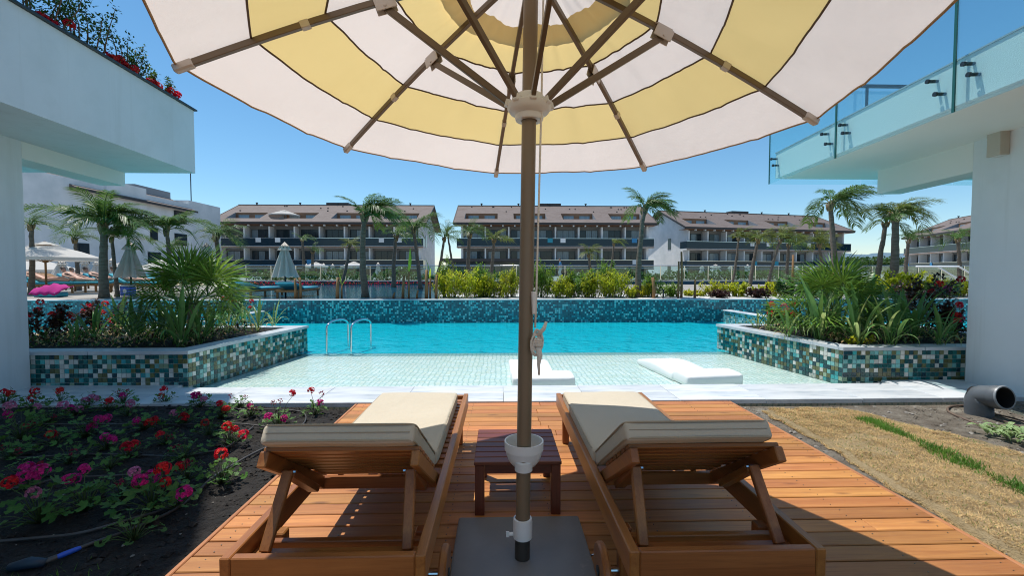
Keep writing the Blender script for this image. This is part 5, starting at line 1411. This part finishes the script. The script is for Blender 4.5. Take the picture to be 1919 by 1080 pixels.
# ================================================================ FAR THINGS
# ---------------------------------------------------------------- hotel blocks
def pane_mesh(nm, mt, w_, h): m = MB(); m.box((0, 0, 0), (w_, .03, h)); return m.mesh(nm, mt)
WIN_W, WIN_H = 3.1, 2.55
PANE = [pane_mesh('pane', mt, WIN_W/3-.10, WIN_H-.16) for mt in (DGLASS, CURT)]
m = MB()
m.box((0, 0, WIN_H/2-.04), (WIN_W, .08, .08)); m.box((0, 0, -WIN_H/2+.04), (WIN_W, .08, .08))
for k in range(4): m.box((-WIN_W/2+.04+k*(WIN_W-.08)/3, 0, 0), (.08, .08, WIN_H-.16))
WFR = m.mesh('window', DARKM)
def block(org, rz, Ln, label, seed, nb, dorm=4, zb=0.3, hip_l=False):
    """local frame: x along the facade, y into the house, eaves line at y = 0"""
    r = random.Random(seed)
    t = thing('hotel_block', org, label, 'building', 'three storey hotel blocks with brown roofs', rz)
    H = 8.55; RG = 12.2; D = 8.0; wy = 1.9; ins = .9
    def bx(nm, mt, parts, **k):
        m = MB()
        for c, d in parts: m.box(c, d)
        return m.build(nm, mt, t, world=False, **k)
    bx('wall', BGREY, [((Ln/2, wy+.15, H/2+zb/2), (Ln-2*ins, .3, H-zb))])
    bx('wall', BWALL, [((Ln/2, 2*D-wy, H/2+zb/2), (Ln-2*ins, .3, H-zb))])
    for s, x in ((0, ins), (1, Ln-ins)):                 # gable walls up to the ridge
        m = MB(); y0, y1 = .9, 2*D-.9; hz = lambda y: H+(RG-H)*(1-abs(y-D)/D)-.22
        pr_ = [(y0, zb), (y1, zb), (y1, hz(y1)), (D, hz(D)), (y0, hz(y0))]
        for xx in (x-.15, x+.15): m.v += [(xx, y, z) for y, z in pr_]
        m.f = [(0, 1, 2, 3, 4), (9, 8, 7, 6, 5)]+[(i, 5+i, 5+(i+1) % 5, (i+1) % 5) for i in range(5)]; m.m = [0]*len(m.f)
        g = m.build('gable_wall', BWALL, t, world=False)
        for (yy, zz) in ((D-2.2, 6.3), (D-2.2, 1.6)):
            m = MB(); m.box((x+(-.17 if s == 0 else .17), yy, zz), (.06, .9, 1.9)); m.build('gable_window', DGLASS, g, world=False)
    # roof: front slope with sunken terraces cut out, back slope, fascia
    def rp_(x, f): return (x, D*f-.25, H+.15+(RG-H)*f)
    xs = [-.3]; holes = []
    pitch_ = Ln/dorm
    for k in range(dorm):
        a = pitch_*(k+.5)-2.5; holes.append((a, a+5.0)); xs += [a, a+5.0]
    xs.append(Ln+.3); fs_ = [0, .20, .52, 1.0]
    m = MB()
    for i in range(len(xs)-1):
        for j in range(3):
            if j == 1 and i % 2 == 1: continue
            m.quad(rp_(xs[i], fs_[j]), rp_(xs[i+1], fs_[j]), rp_(xs[i+1], fs_[j+1]), rp_(xs[i], fs_[j+1]))
    m.quad((Ln+.3, 2*D+.25, H+.15), (-.3, 2*D+.25, H+.15), rp_(-.3, 1), rp_(Ln+.3, 1))
    rf = m.build('roof', ROOFT, t, world=False)
    m = MB(); m.beam((-.35, D-.25, RG+.17), (Ln+.35, D-.25, RG+.17), .3, .12); m.build('ridge', ROOFT, rf, world=False)
    for a, b in holes:
        y0, z0 = rp_(0, .20)[1:]; y1, z1 = rp_(0, .52)[1:]
        m = MB(); m.quad((a, y0, z0-.5), (b, y0, z0-.5), (b, y1+.2, z0-.5), (a, y1+.2, z0-.5))
        m.quad((a, y0, z0), (b, y0, z0), (b, y0, z0-.5), (a, y0, z0-.5))
        for x in (a, b): m.add([(x, y0, z0-.5), (x, y1+.2, z0-.5), (x, y1+.2, z1), (x, y1, z1), (x, y0, z0)], [(0, 1, 2, 3, 4)])
        m.build('dormer', GWALL, rf, world=False)
        m = MB(); m.box(((a+b)/2, y1+.12, (z0-.5+z1)/2), (b-a, .1, z1-z0+.5)); m.build('dormer_wall', OWOOD, rf, world=False)
        for xx in (-1.25, 1.25):
            m = MB(); m.box(((a+b)/2+xx, y1+.05, z0+.25), (1.6, .06, 1.1)); m.build('dormer_window', CURT, rf, world=False)
    m = MB(); m.box((Ln/2, -.2, H+.02), (Ln+.6, .12, .34)); m.build('fascia', FASC, rf, world=False)
    m = MB(); m.box((Ln/2, .85, H-.17), (Ln+.3, 1.9, .04)); m.build('soffit', OWOOD, rf, world=False)
    for x in (-.3, Ln+.3):
        m = MB()
        for (y0, z0, y1, z1) in ((-.25, H+.05, D-.25, RG+.05), (2*D+.25, H+.05, D-.25, RG+.05)): m.beam((x, y0, z0), (x, y1, z1), .12, .28)
        m.build('verge_board', FASC, rf, world=False)
    for k in range(int(Ln/6)):
        m = MB(); x = 3+k*6.1+r.uniform(-.6, .6); m.tube([(x, D-.25, RG), (x, D-.25, RG+.45)], .12, 8); m.tube([(x, D-.25, RG+.45), (x, D-.25, RG+.55)], .2, 8); m.build('roof_vent', DARKM, rf, world=False)
    m = MB(); m.box((Ln*.5, D+.6, RG+.35), (3.6, 1.6, .5)); m.build('roof_unit', FASC, rf, world=False)
    for k in range(16):
        m = MB(); f = r.choice((.62, .78, .9)); x, y, z = rp_(r.uniform(1, Ln-1), f); m.box((x, y, z+.05), (.18, .18, .16)); m.build('roof_hook', FASC, rf, world=False)
    # storeys
    bay = (Ln-2*ins)/nb
    for fl, (zs_, wh) in enumerate(((5.25, 2.35), (2.05, 2.35), (-.6, 2.2))):
        if fl < 2:
            m = MB(); m.box((Ln/2, 1.0, zs_-.12), (Ln-.4, 1.9, .24)); sb = m.build('balcony', BWALL, t, world=False)
            m = MB(); m.box((Ln/2, .04, zs_-.14), (Ln-.36, .1, .13)); m.build('edge_board', OWOOD if fl == 0 else FASC, sb, world=False)
            m = MB(); m.box((Ln/2, .05, zs_+.58), (Ln-.4, .04, 1.12)); m.build('glass_railing', BALG, sb, world=False)
            m = MB(); m.box((Ln/2, .05, zs_+1.17), (Ln-.38, .07, .05)); m.build('handrail', STEEL, sb, world=False)
            for x in (.22, Ln-.22):
                m = MB(); m.box((x, .98, zs_+.58), (.04, 1.8, 1.12)); m.build('glass_railing', BALG, sb, world=False)
        for k in range(nb):
            xc = ins+bay*(k+.5)
            if fl < 2:
                o = link('window', WFR, t, (xc, wy-.03, zs_+WIN_H/2+.02), None, (bay*.80/WIN_W, 1, 1))
                for q in range(3):
                    link('pane', PANE[1 if r.random() < .48 else 0], o, ((q-1)*(WIN_W-.08)/3, .0, 0))
                m = MB(); m.box((ins+bay*k, 1.15, zs_+1.45), (.20, 1.3, 2.9)); m.build('pier', BWALL, t, world=False)
                if r.random() < .3:
                    m = MB(); m.box((xc+r.uniform(-1, 1), .02, zs_+.86), (.75, .09, .66)); m.build('hung_towel', r.choice([FLOATW, TEALC, BLUEC, BWALL]), t, world=False)
                if r.random() < .6:
                    m = MB(); cx_ = xc+r.uniform(-.9, .6); m.box((cx_, 1.0, zs_+.42), (.5, .5, .06)); m.box((cx_, 1.22, zs_+.7), (.5, .06, .55))
                    for q in (-.2, .2): m.box((cx_+q, .82, zs_+.2), (.04, .04, .4)); m.box((cx_+q, 1.2, zs_+.2), (.04, .04, .4))
                    m.build('balcony_chair', DARKM, t, world=False)
                if r.random() < .7:
                    pl_ = MB(); 
                    for _ in range(26): leaf_quad(pl_, Vector((xc+bay*.3+r.gauss(0, .28), .9+r.gauss(0, .15), zs_+.9+r.gauss(0, .22))), rvec(r, .3), .3, .08)
                    pl_.build('balcony_plant', SHRG, t, world=False)
            elif k % 2 == 0:
                m = MB(); m.box((xc+bay*.5, wy-.05, .75), (bay*1.7, .1, 2.3)); m.build('ground_glazing', DGLASS, t, world=False)
        if fl == 0:
            for k in range(nb*2):
                m = MB(); m.box((ins+bay*(k+.5)/2, .12, H-.28), (.2, .4, .2)); m.build('beam_end', BWALL, t, world=False)
    return t
block((-42.2, 65, 0), 0, 31.0, 'brown roofed hotel block with long balconies, standing behind the folded parasol', 1, 8)
block((-6.66, 65, 0), 0, 29.8, 'brown roofed hotel block in the middle behind the parasol pole', 2, 8)
block((29.9, 70, 0), rad(11.5), 33.5, 'angled brown roofed hotel block with a white gable, right of the slender palm', 3, 9)
block((86.0, 91.5, 0), rad(-110), 34, 'far brown roofed hotel block just left of the right wall', 4, 8)
# roof parasol on the first block
def open_parasol(base, top, half, label, grp='open cream parasols', fab=None, n=8, pole=.03):
    base = Vector(base); t = thing('open_parasol', base, label, 'parasol', grp); H = top-base.z
    m = MB(); m.tube([(0, 0, 0), (0, 0, H+.05)], pole, 8); m.build('pole', STAKE, t, True, world=False)
    dz = half*.34
    def ring(rr_, z, sag=0): return [Vector((math.cos(2*math.pi*(k+.5*(0))/ (n*4)+.3)*rr_*(1-sag*(.5-.5*math.cos(2*math.pi*k/4))), math.sin(2*math.pi*k/(n*4)+.3)*rr_*(1-sag*(.5-.5*math.cos(2*math.pi*k/4))), z)) for k in range(n*4)]
    m = MB(); N_ = n*4
    rs = [ring(half*.2, H-dz*.20), ring(half*.6, H-dz*.56, .02), ring(half, H-dz, .05), ring(half*1.0, H-dz-half*.07, .05)]
    vs_ = sum(rs, []); m.add(vs_, [(a*N_+k, a*N_+(k+1) % N_, (a+1)*N_+(k+1) % N_, (a+1)*N_+k) for a in range(3) for k in range(N_)])
    m.build('canopy', fab or FABW, t, 30, world=False)
    m = MB(); vs_ = [Vector((0, 0, H+.04))]+ring(half*.27, H-dz*.16); m.add(vs_, [(0, 1+k, 1+(k+1) % N_) for k in range(N_)]); m.build('vent', fab or FABW, t, world=False)
    m = MB()
    for k in range(n):
        a = 2*math.pi*k/n+.3; d = Vector((math.cos(a), math.sin(a), 0))
        m.beam(Vector((0, 0, H-.03)), d*half*.98+Vector((0, 0, H-dz-.03)), .025, .03); m.beam(Vector((0, 0, H-dz*1.35)), d*half*.5+Vector((0, 0, H-dz*.5-.05)), .02, .02)
    m.build('rib', STAKE, t, world=False); return t
def folded_parasol(base, top, low, half, label, seed, grp='folded cream parasols', fab=None):
    base = Vector(base); t = thing('folded_parasol', base, label, 'parasol', grp); r = random.Random(seed)
    H = top-base.z; lo = low-base.z
    m = MB(); m.tube([(0, 0, 0), (0, 0, H)], .028, 8); m.build('pole', DARKM, t, True, world=False)
    n = 8; N_ = n*6; m = MB(); vs_ = []; lv = [(0.0, .04), (.06, .16), (.20, .30), (.5, .52), (.8, .80), (1.0, 1.0)]
    ph = r.uniform(0, 6)
    for u, f in lv:
        for k in range(N_):
            a = 2*math.pi*k/N_; fold = .72+.28*math.cos(a*n+ph)*min(1, u*2+.2)+.05*math.sin(a*3+u*4+ph)
            vs_.append(Vector((math.cos(a)*half*f*fold, math.sin(a)*half*f*fold, H-(H-lo)*u-(.03*math.cos(a*n+ph)*(u > .9)))))
    m.add(vs_, [(a*N_+k, a*N_+(k+1) % N_, (a+1)*N_+(k+1) % N_, (a+1)*N_+k) for a in range(len(lv)-1) for k in range(N_)]); m.build('canopy', fab or FABG, t, True, world=False)
    m = MB(); vs_ = [Vector((0, 0, H+.03))]
    for (rr_, z) in ((half*.28, H-(H-lo)*.10), (half*.46, H-(H-lo)*.22)):
        for k in range(N_): a = 2*math.pi*k/N_; vs_.append(Vector((math.cos(a)*rr_*(1+.1*math.cos(a*n+ph+1)), math.sin(a)*rr_*(1+.1*math.cos(a*n+ph+1)), z)))
    m.add(vs_, [(0, 1+k, 1+(k+1) % N_) for k in range(N_)]+[(1+k, 1+(k+1) % N_, 1+N_+(k+1) % N_, 1+N_+k) for k in range(N_)]); m.build('vent', fab or FABG, t, True, world=False)
    return t
b = P(535, 412, 68.5); open_parasol((b.x, 68.2, 9.3), P(535, 394, 68.2).z, 2.2, 'cream parasol open on a roof terrace of the first hotel block', 'open cream parasols', FABW)
def gp(px, Y, z=.60): v = P(px, 540, Y); return (v.x, Y, z)
open_parasol(gp(87, 15.5), P(87, 455, 15.5).z, 1.52, 'largest open cream parasol, cut by the shaded wall on its left')
open_parasol(gp(70, 24), P(78, 485, 24).z, 1.75, 'open cream parasol below and behind the largest one')
open_parasol(gp(312, 24), P(312, 487, 24).z, 1.6, 'open cream parasol left of the fan palm fronds')
open_parasol(gp(345, 27), P(345, 489, 27).z, 1.5, 'open cream parasol seen through the fan palm fronds')
open_parasol(gp(225, 30), P(225, 494, 30).z, 1.1, 'distant open cream parasol behind the large palm trunk')
open_parasol(gp(593, 40, .82), P(593, 492, 40).z, 1.15, 'small open parasol behind the glass fence near the folded ones')
open_parasol(gp(664, 40, .82), P(664, 491, 40).z, 1.15, 'small open parasol behind the glass fence left of the tall palm trunk')
for i, (px, Y, top, low, half, zg, lab) in enumerate((
 (246, 14.0, 454, 520, .43, .60, 'large folded cream parasol right of the thick palm trunk'),
 (535, 13.6, 455, 519, .40, .60, 'large folded cream parasol by the teal loungers at the pool edge'),
 (389, 14.5, 456, 525, .40, .60, 'folded pale parasol half hidden by the fan palm'),
 (117, 22, 489, 520, .50, .60, 'folded parasol under the edge of the second open one'),
 (66, 24, 495, 520, .55, .60, 'folded parasol next to the shaded wall'),
 (160, 23, 487, 522, .40, .60, 'folded parasol with grey folds right of the open pair'),
 (182, 25, 490, 518, .38, .60, 'folded parasol touching the thick palm trunk'),
 (211, 23, 485, 520, .40, .60, 'folded parasol between the two palm trunks'),
 (575, 40, 495, 519, .45, .82, 'leftmost of the small folded parasols behind the glass fence'),
 (607, 41, 494, 519, .50, .82, 'small folded parasol under the edge of the small open one'),
 (624, 40, 495, 519, .42, .82, 'small folded parasol left of the flowering stake'),
 (709, 40, 492, 518, .40, .82, 'small folded parasol right of the tall palm trunk behind the fence'),
 (1315, 40, 498, 521, .45, .82, 'small folded parasol first from the white gable'),
 (1340, 40, 496, 518, 1.0, .82, 'half open white parasol among the folded ones before the third block'),
 (1368, 40, 498, 523, .50, .82, 'small folded parasol right of the half open one'),
 (1400, 40, 496, 522, .55, .82, 'small folded parasol behind the second palm of the right group'),
 (1492, 40, 499, 524, .45, .82, 'small folded parasol beside the tall pale post'),
 (1525, 40, 500, 518, .9, .82, 'half open white parasol behind the right fan palm'))):
    folded_parasol(gp(px, Y, zg), P(px, top, Y).z, P(px, low, Y).z, half, lab, i, 'folded cream parasols', FABG if Y < 20 else FABW)

# ---------------------------------------------------------------- white wing far left
wb = thing('white_apartment_block', (-38.5, 36, 0), 'stepped white apartment building behind the palms on the left', 'building')
def wbox(nm, mt, c, d, par_=None): m = MB(); m.box(c, d); return m.build(nm, mt, par_ or wb)
wbox('wall', BWALL, (-46.5, 46, 5.2), (16, 20, 9.2)); 
wbox('wall', BWALL, (-47.5, 38.2, 9.9), (14, 4.0, 1.2))
tw_ = wbox('lift_tower', GWALL, (-44.2, 53.2, 9.1), (6.4, 5.3, 4.4))
eb = wbox('end_wing', BWALL, (-43.5, 59.2, 5.3), (9.0, 6.2, 10.2))
wbox('stair_core', BWALL, (-40.9, 46.3, 7.7), (5.2, 4.8, 5.4))
m = MB(); m.add([(-37.9, 40.4, 9.0), (-37.9, 56.0, 9.0), (-41.8, 56.0, 10.9), (-41.8, 40.4, 10.9), (-37.9, 40.4, 8.85), (-37.9, 56.0, 8.85), (-41.8, 40.4, 8.85)], [(0, 1, 2, 3), (4, 5, 1, 0), (4, 0, 3, 6)]); rf = m.build('roof', ROOFT, wb)
wbox('fascia', FASC, (-37.85, 48.2, 8.9), (.1, 15.7, .22), rf)
for (Y, z, hh, ww) in ((53.9, 8.0, 1.4, 2.0), (53.9, 5.3, 1.4, 2.0), (53.9, 2.6, 1.4, 2.0), (46.5, 2.5, 1.8, 1.2), (41.5, 3.1, 1.9, 1.1), (43.6, 7.7, 1.2, .8), (49.8, 2.8, 1.6, 1.8), (49.8, 5.6, 1.4, 1.0)):
    f = wbox('window', DARKM, (-38.47, Y, z), (.1, ww, hh)); m = MB(); m.box((-38.41, Y, z), (.03, ww-.2, hh-.2)); m.build('pane', DGLASS, f)
m = MB(); m.tube([(-41.0, 59.5, 10.4), (-41.0, 59.5, 14.6)], .06, 6); s = m.build('antenna_mast', DARKM, None, org=(-41.0, 59.5, 10.4)); tag(s, 'thin antenna mast on the roof of the white end wing', 'antenna')
# flat roofed pavilion before the middle block
pv = thing('pavilion', (-5, 50, .82), 'low dark flat roofed pavilion in front of the middle block', 'building')
a, b = P(828, 487, 50), P(985, 489, 50)
m = MB(); m.box(((a.x+b.x)/2, 52, 2.75), (b.x-a.x, 5, .35)); m.build('roof', FASC, pv)
m = MB(); m.box(((a.x+b.x)/2, 52.2, 1.7), (b.x-a.x-1.2, 4, 1.74)); m.build('glazing', DGLASS, pv)

# ---------------------------------------------------------------- glass fence on the terrace wall
gf = thing('glass_fence', (-17, 27.12, .845), 'long glass fence with steel handrail on the terrace wall behind the pools', 'fence')
x = -17.0; me = MB(); me.box((0, 0, 0), (1.46, .02, .88)); me = me.mesh('glass_panel', GLF); mp_ = MB(); mp_.box((0, 0, 0), (.04, .05, .92)); mp_ = mp_.mesh('post', STEEL)
while x < 31:
    link('glass_panel', me, gf, (x+.75+17, 0, .45)); link('post', mp_, gf, (x+17, 0, .46)); x += 1.5
m = MB(); m.tube([(-17, 27.12, 1.775), (31, 27.12, 1.775)], .028, 8); m.build('handrail', STEEL, gf, True)
for i, (pa, lab) in enumerate((((1757, 500, 1792, 521, 1792, 530), 'left slanting white stair handrail above the lime bamboo'), ((1797, 500, 1832, 521, 1832, 530), 'white stair handrail disappearing behind the right wall'))):
    t = thing('stair_handrail', P(pa[0], pa[1]+20, 17), lab, 'handrail', 'white stair handrails'); m = MB()
    m.tube([P(pa[0]-40, pa[1], 17), P(pa[0], pa[1], 17), P(pa[2], pa[3], 17), P(pa[4], pa[5]+18, 17)], .035, 8); m.build('bar', FLOATW, t, True)

# ---------------------------------------------------------------- people and loungers
def body(name, joints, edges, mats, parent, root=0):
    me = bpy.data.meshes.new(name); me.from_pydata([j[:3] for j in joints], edges, []); me.materials.append(mats)
    o = link(name, me, parent); sk_ = o.modifiers.new('skin', 'SKIN'); 
    lay = me.skin_vertices[0].data if me.skin_vertices else None
    if lay is None:
        o.modifiers.remove(sk_); bpy.context.view_layer.objects.active = o; o.modifiers.new('skin', 'SKIN'); lay = me.skin_vertices[0].data
    for j, d in zip(joints, lay): d.radius = (j[3], j[3])
    lay[root].use_root = True
    s = o.modifiers.new('sub', 'SUBSURF'); s.levels = s.render_levels = 2
    return o
def head(parent, c, rad_, face):
    m = MB(); m.lathe([(.001, -.125), (.045, -.118), (.068, -.07), (.078, 0), (.074, .055), (.05, .1), (.001, .118)], 14, (0, 0, 0)); m.box((0, .078, -.02), (.022, .03, .04))
    for s in (-1, 1): m.box((s*.079, 0, -.01), (.014, .03, .05))
    hd = link('head', m.mesh('head', SKIN, True), parent, c, (0, 0, face), rad_/.12)
    m = MB(); m.lathe([(.083, -.02), (.086, .04), (.06, .105), (.001, .126)], 14, (0, -.012, 0)); link('hair', m.mesh('hair', HAIR, True), hd)
    return hd
# the walking man behind the fence
g = P(1050, 526, 38); pm = thing('person', (g.x, 38, .82), 'man in blue top and pale trousers walking behind the glass fence', 'person')
bd = [(0, 0, .95, .13), (0, 0, 1.15, .135), (0, .02, 1.38, .15), (0, .03, 1.5, .06), (0, .05, 1.60, .07),
      (.08, 0, .90, .09), (.10, .12, .50, .065), (.10, .02, .08, .045), (.10, .16, .04, .035), (-.08, 0, .90, .09), (-.09, .02, .48, .065), (-.10, -.22, .10, .045), (-.10, -.08, .04, .035),
      (.19, .02, 1.42, .055), (.25, -.05, 1.15, .045), (.26, .10, .93, .035), (.26, .14, .85, .03), (-.19, .02, 1.42, .055), (-.25, .0, 1.15, .045), (-.26, .14, .95, .035), (-.26, .2, .88, .03)]
ed = [(0, 1), (1, 2), (2, 3), (3, 4), (0, 5), (5, 6), (6, 7), (7, 8), (0, 9), (9, 10), (10, 11), (11, 12), (2, 13), (13, 14), (14, 15), (15, 16), (2, 17), (17, 18), (18, 19), (19, 20)]
body('body', bd, ed, SKIN, pm); head(pm, (0, .06, 1.66), .12, 0)
sh = [(0, 0, .98, .15), (0, 0, 1.15, .155), (0, .02, 1.38, .17), (.19, .02, 1.42, .075), (.25, -.05, 1.15, .06), (-.19, .02, 1.42, .075), (-.25, 0, 1.15, .06)]
body('shirt', sh, [(0, 1), (1, 2), (2, 3), (3, 4), (2, 5), (5, 6)], BLUEC, pm)
tr_ = [(0, 0, .95, .15), (.08, 0, .88, .105), (.10, .12, .50, .085), (.10, .02, .12, .065), (-.08, 0, .88, .105), (-.09, .02, .48, .085), (-.10, -.22, .14, .065)]
body('trousers', tr_, [(0, 1), (1, 2), (2, 3), (0, 4), (4, 5), (5, 6)], LTROUS, pm)
pm.rotation_euler.z = rad(80)
# far loungers on the left terrace, some with sunbathers
def far_lounger(base, rz, label, cush, back=.5):
    t = thing('terrace_lounger', base, label, 'sun lounger', 'loungers on the left terrace', rz)
    m = MB(); m.box((-.3, 0, .28), (.04, 1.9, .08)); m.box((.3, 0, .28), (.04, 1.9, .08)); m.box((0, .93, .28), (.6, .04, .08)); m.box((0, -.93, .28), (.6, .04, .08)); m.build('frame', STAKE, t, world=False)
    for sx in (-1, 1):
        for sy in (-1, 1): m = MB(); m.box((sx*.28, sy*.85, .12), (.05, .05, .24)); m.build('leg', STAKE, t, world=False)
    link('seat_pad', rbox('seat_pad', (.58, 1.25, .08), .02, cush, 2), t, (0, -.28, .36))
    link('back_pad', rbox('back_pad', (.58, .68, .08), .02, cush, 2), t, (0, .35+.33*math.cos(back), .37+.33*math.sin(back)), (back, 0, 0))
    return t
def sunbather(base, rz, label, suit, seed, back=.5):
    r = random.Random(seed); t = thing('person', base, label, 'person', 'sunbathers on the left terrace', rz)
    z = .47; cb, sb = math.cos(back), math.sin(back)
    kn = .27 if seed == 2 else r.uniform(.0, .1)
    def tor(d, lift=.0): return (.38+d*cb, z+.02+d*sb)
    y1, z1 = tor(.2); y2, z2 = tor(.42); y3, z3 = tor(.58)
    J = [(0, .28, z, .13), (0, y1, z1, .125), (0, y2, z2, .14), (0, y3, z3, .06), (.09, .22, z, .085), (.10, -.18, z+kn, .06), (.10, -.60, z-.02, .042), (.10, -.66, z+.08, .03), (-.09, .22, z, .085), (-.10, -.2, z+kn*.3, .06), (-.11, -.62, z-.02, .042), (-.11, -.68, z+.08, .03),
         (.19, y2, z2, .05), (.30, y1, z1+.02, .04), (.24, .2, z+.08, .035), (.22, .12, z+.07, .028), (-.19, y2, z2, .05), (-.30, y1+.05, z1+.05, .04), (-.26, .25, z+.08, .035), (-.24, .17, z+.07, .028)]
    body('body', J, [(0, 1), (1, 2), (2, 3), (0, 4), (4, 5), (5, 6), (6, 7), (0, 8), (8, 9), (9, 10), (10, 11), (2, 12), (12, 13), (13, 14), (14, 15), (2, 16), (16, 17), (17, 18), (18, 19)], SKIN, t)
    y4, z4 = tor(.72); h_ = head(t, (0, y4, z4+.04), .115, 0); h_.rotation_euler.x = -.6
    body('swimwear', [(0, .34, z+.01, .145), (0, .24, z, .14)], [(0, 1)], suit, t)
    return t
FLN = [(100, 16.5, 95, TEALC, 'teal cushioned terrace lounger under the largest parasol'), (160, 17.5, 80, TEALC, 'terrace lounger with teal cushion behind the magenta towel'), (215, 18.5, 100, TEALC, 'terrace lounger with sunbather left of the thick palm trunk'), (260, 17.0, 85, TEALC, 'terrace lounger beside the folded parasol base'), (120, 20.5, 88, STAKE, 'second row terrace lounger under the open parasols'), (180, 21, 95, TEALC, 'second row terrace lounger left of the palm'), (300, 20, 80, TEALC, 'terrace lounger right of the folded parasol'), (75, 19, 85, TEALC, 'terrace lounger next to the shaded wall')]
for i, (px, Y, a, cu, lab) in enumerate(FLN):
    b = gp(px, Y); far_lounger(b, rad(a), lab, cu)
    if i in (0, 1, 2, 3, 5): sunbather(b, rad(a), ['sunbather reclining under the largest parasol', 'sunbather lying behind the magenta towel', 'sunbather with raised knee left of the thick palm trunk', 'sunbather next to the folded parasol base', None, 'sunbather in the second row left of the palm'][i], [BLKC, REDC, BLUEC, BLUEC, None, BLKC][i], i)
for i, (px, lab) in enumerate(((484, 'left teal backed lounger at the pool edge by the folded parasol'), (560, 'right teal backed lounger at the pool edge by the stakes'))):
    fl_ = far_lounger(gp(px, 13.7), rad(178+6*i), lab, TEALC, .35); fl_.scale = (1, 1, .75)
b = gp(94, 13.6); tw2 = thing('beach_towel', b, 'bright magenta towel draped over a low chair at the pool edge', 'towel')
m = MB(); vs_ = []
for i in range(13):
    for j in range(7):
        x = (i/12-.5)*.85; u = j/6; vs_.append((x, -.22+u*.5, .10+.30*math.sin(min(1, u*1.4)*1.57)*(1-.35*abs(x)*2)+.03*math.sin(i*1.7+j)))
m.add(vs_, [(i*7+j, (i+1)*7+j, (i+1)*7+j+1, i*7+j+1) for i in range(12) for j in range(6)]); o = m.build('cloth', PINK, tw2, True, world=False); so_ = o.modifiers.new('s', 'SOLIDIFY'); so_.thickness = .02
m = MB(); m.box((0, .02, .08), (.7, .4, .14), ch=.03); m.build('chair', TEALC, tw2, world=False)
b = gp(240, 13.9); tx_ = thing('cool_box', b, 'small bright blue box on the terrace below the large folded parasol', 'box')
m = MB(); m.box((0, 0, .17), (.32, .24, .30), ch=.02); m.build('body', BLUEP, tx_, world=False)
m = MB(); m.box((0, 0, .345), (.34, .26, .04), ch=.015); m.build('lid', FLOATW, tx_, world=False)
m = MB(); m.tube([(0, -.122, .18), (0, -.127, .18)], .06, 16); m.build('badge', FLOATW, tx_, world=False)
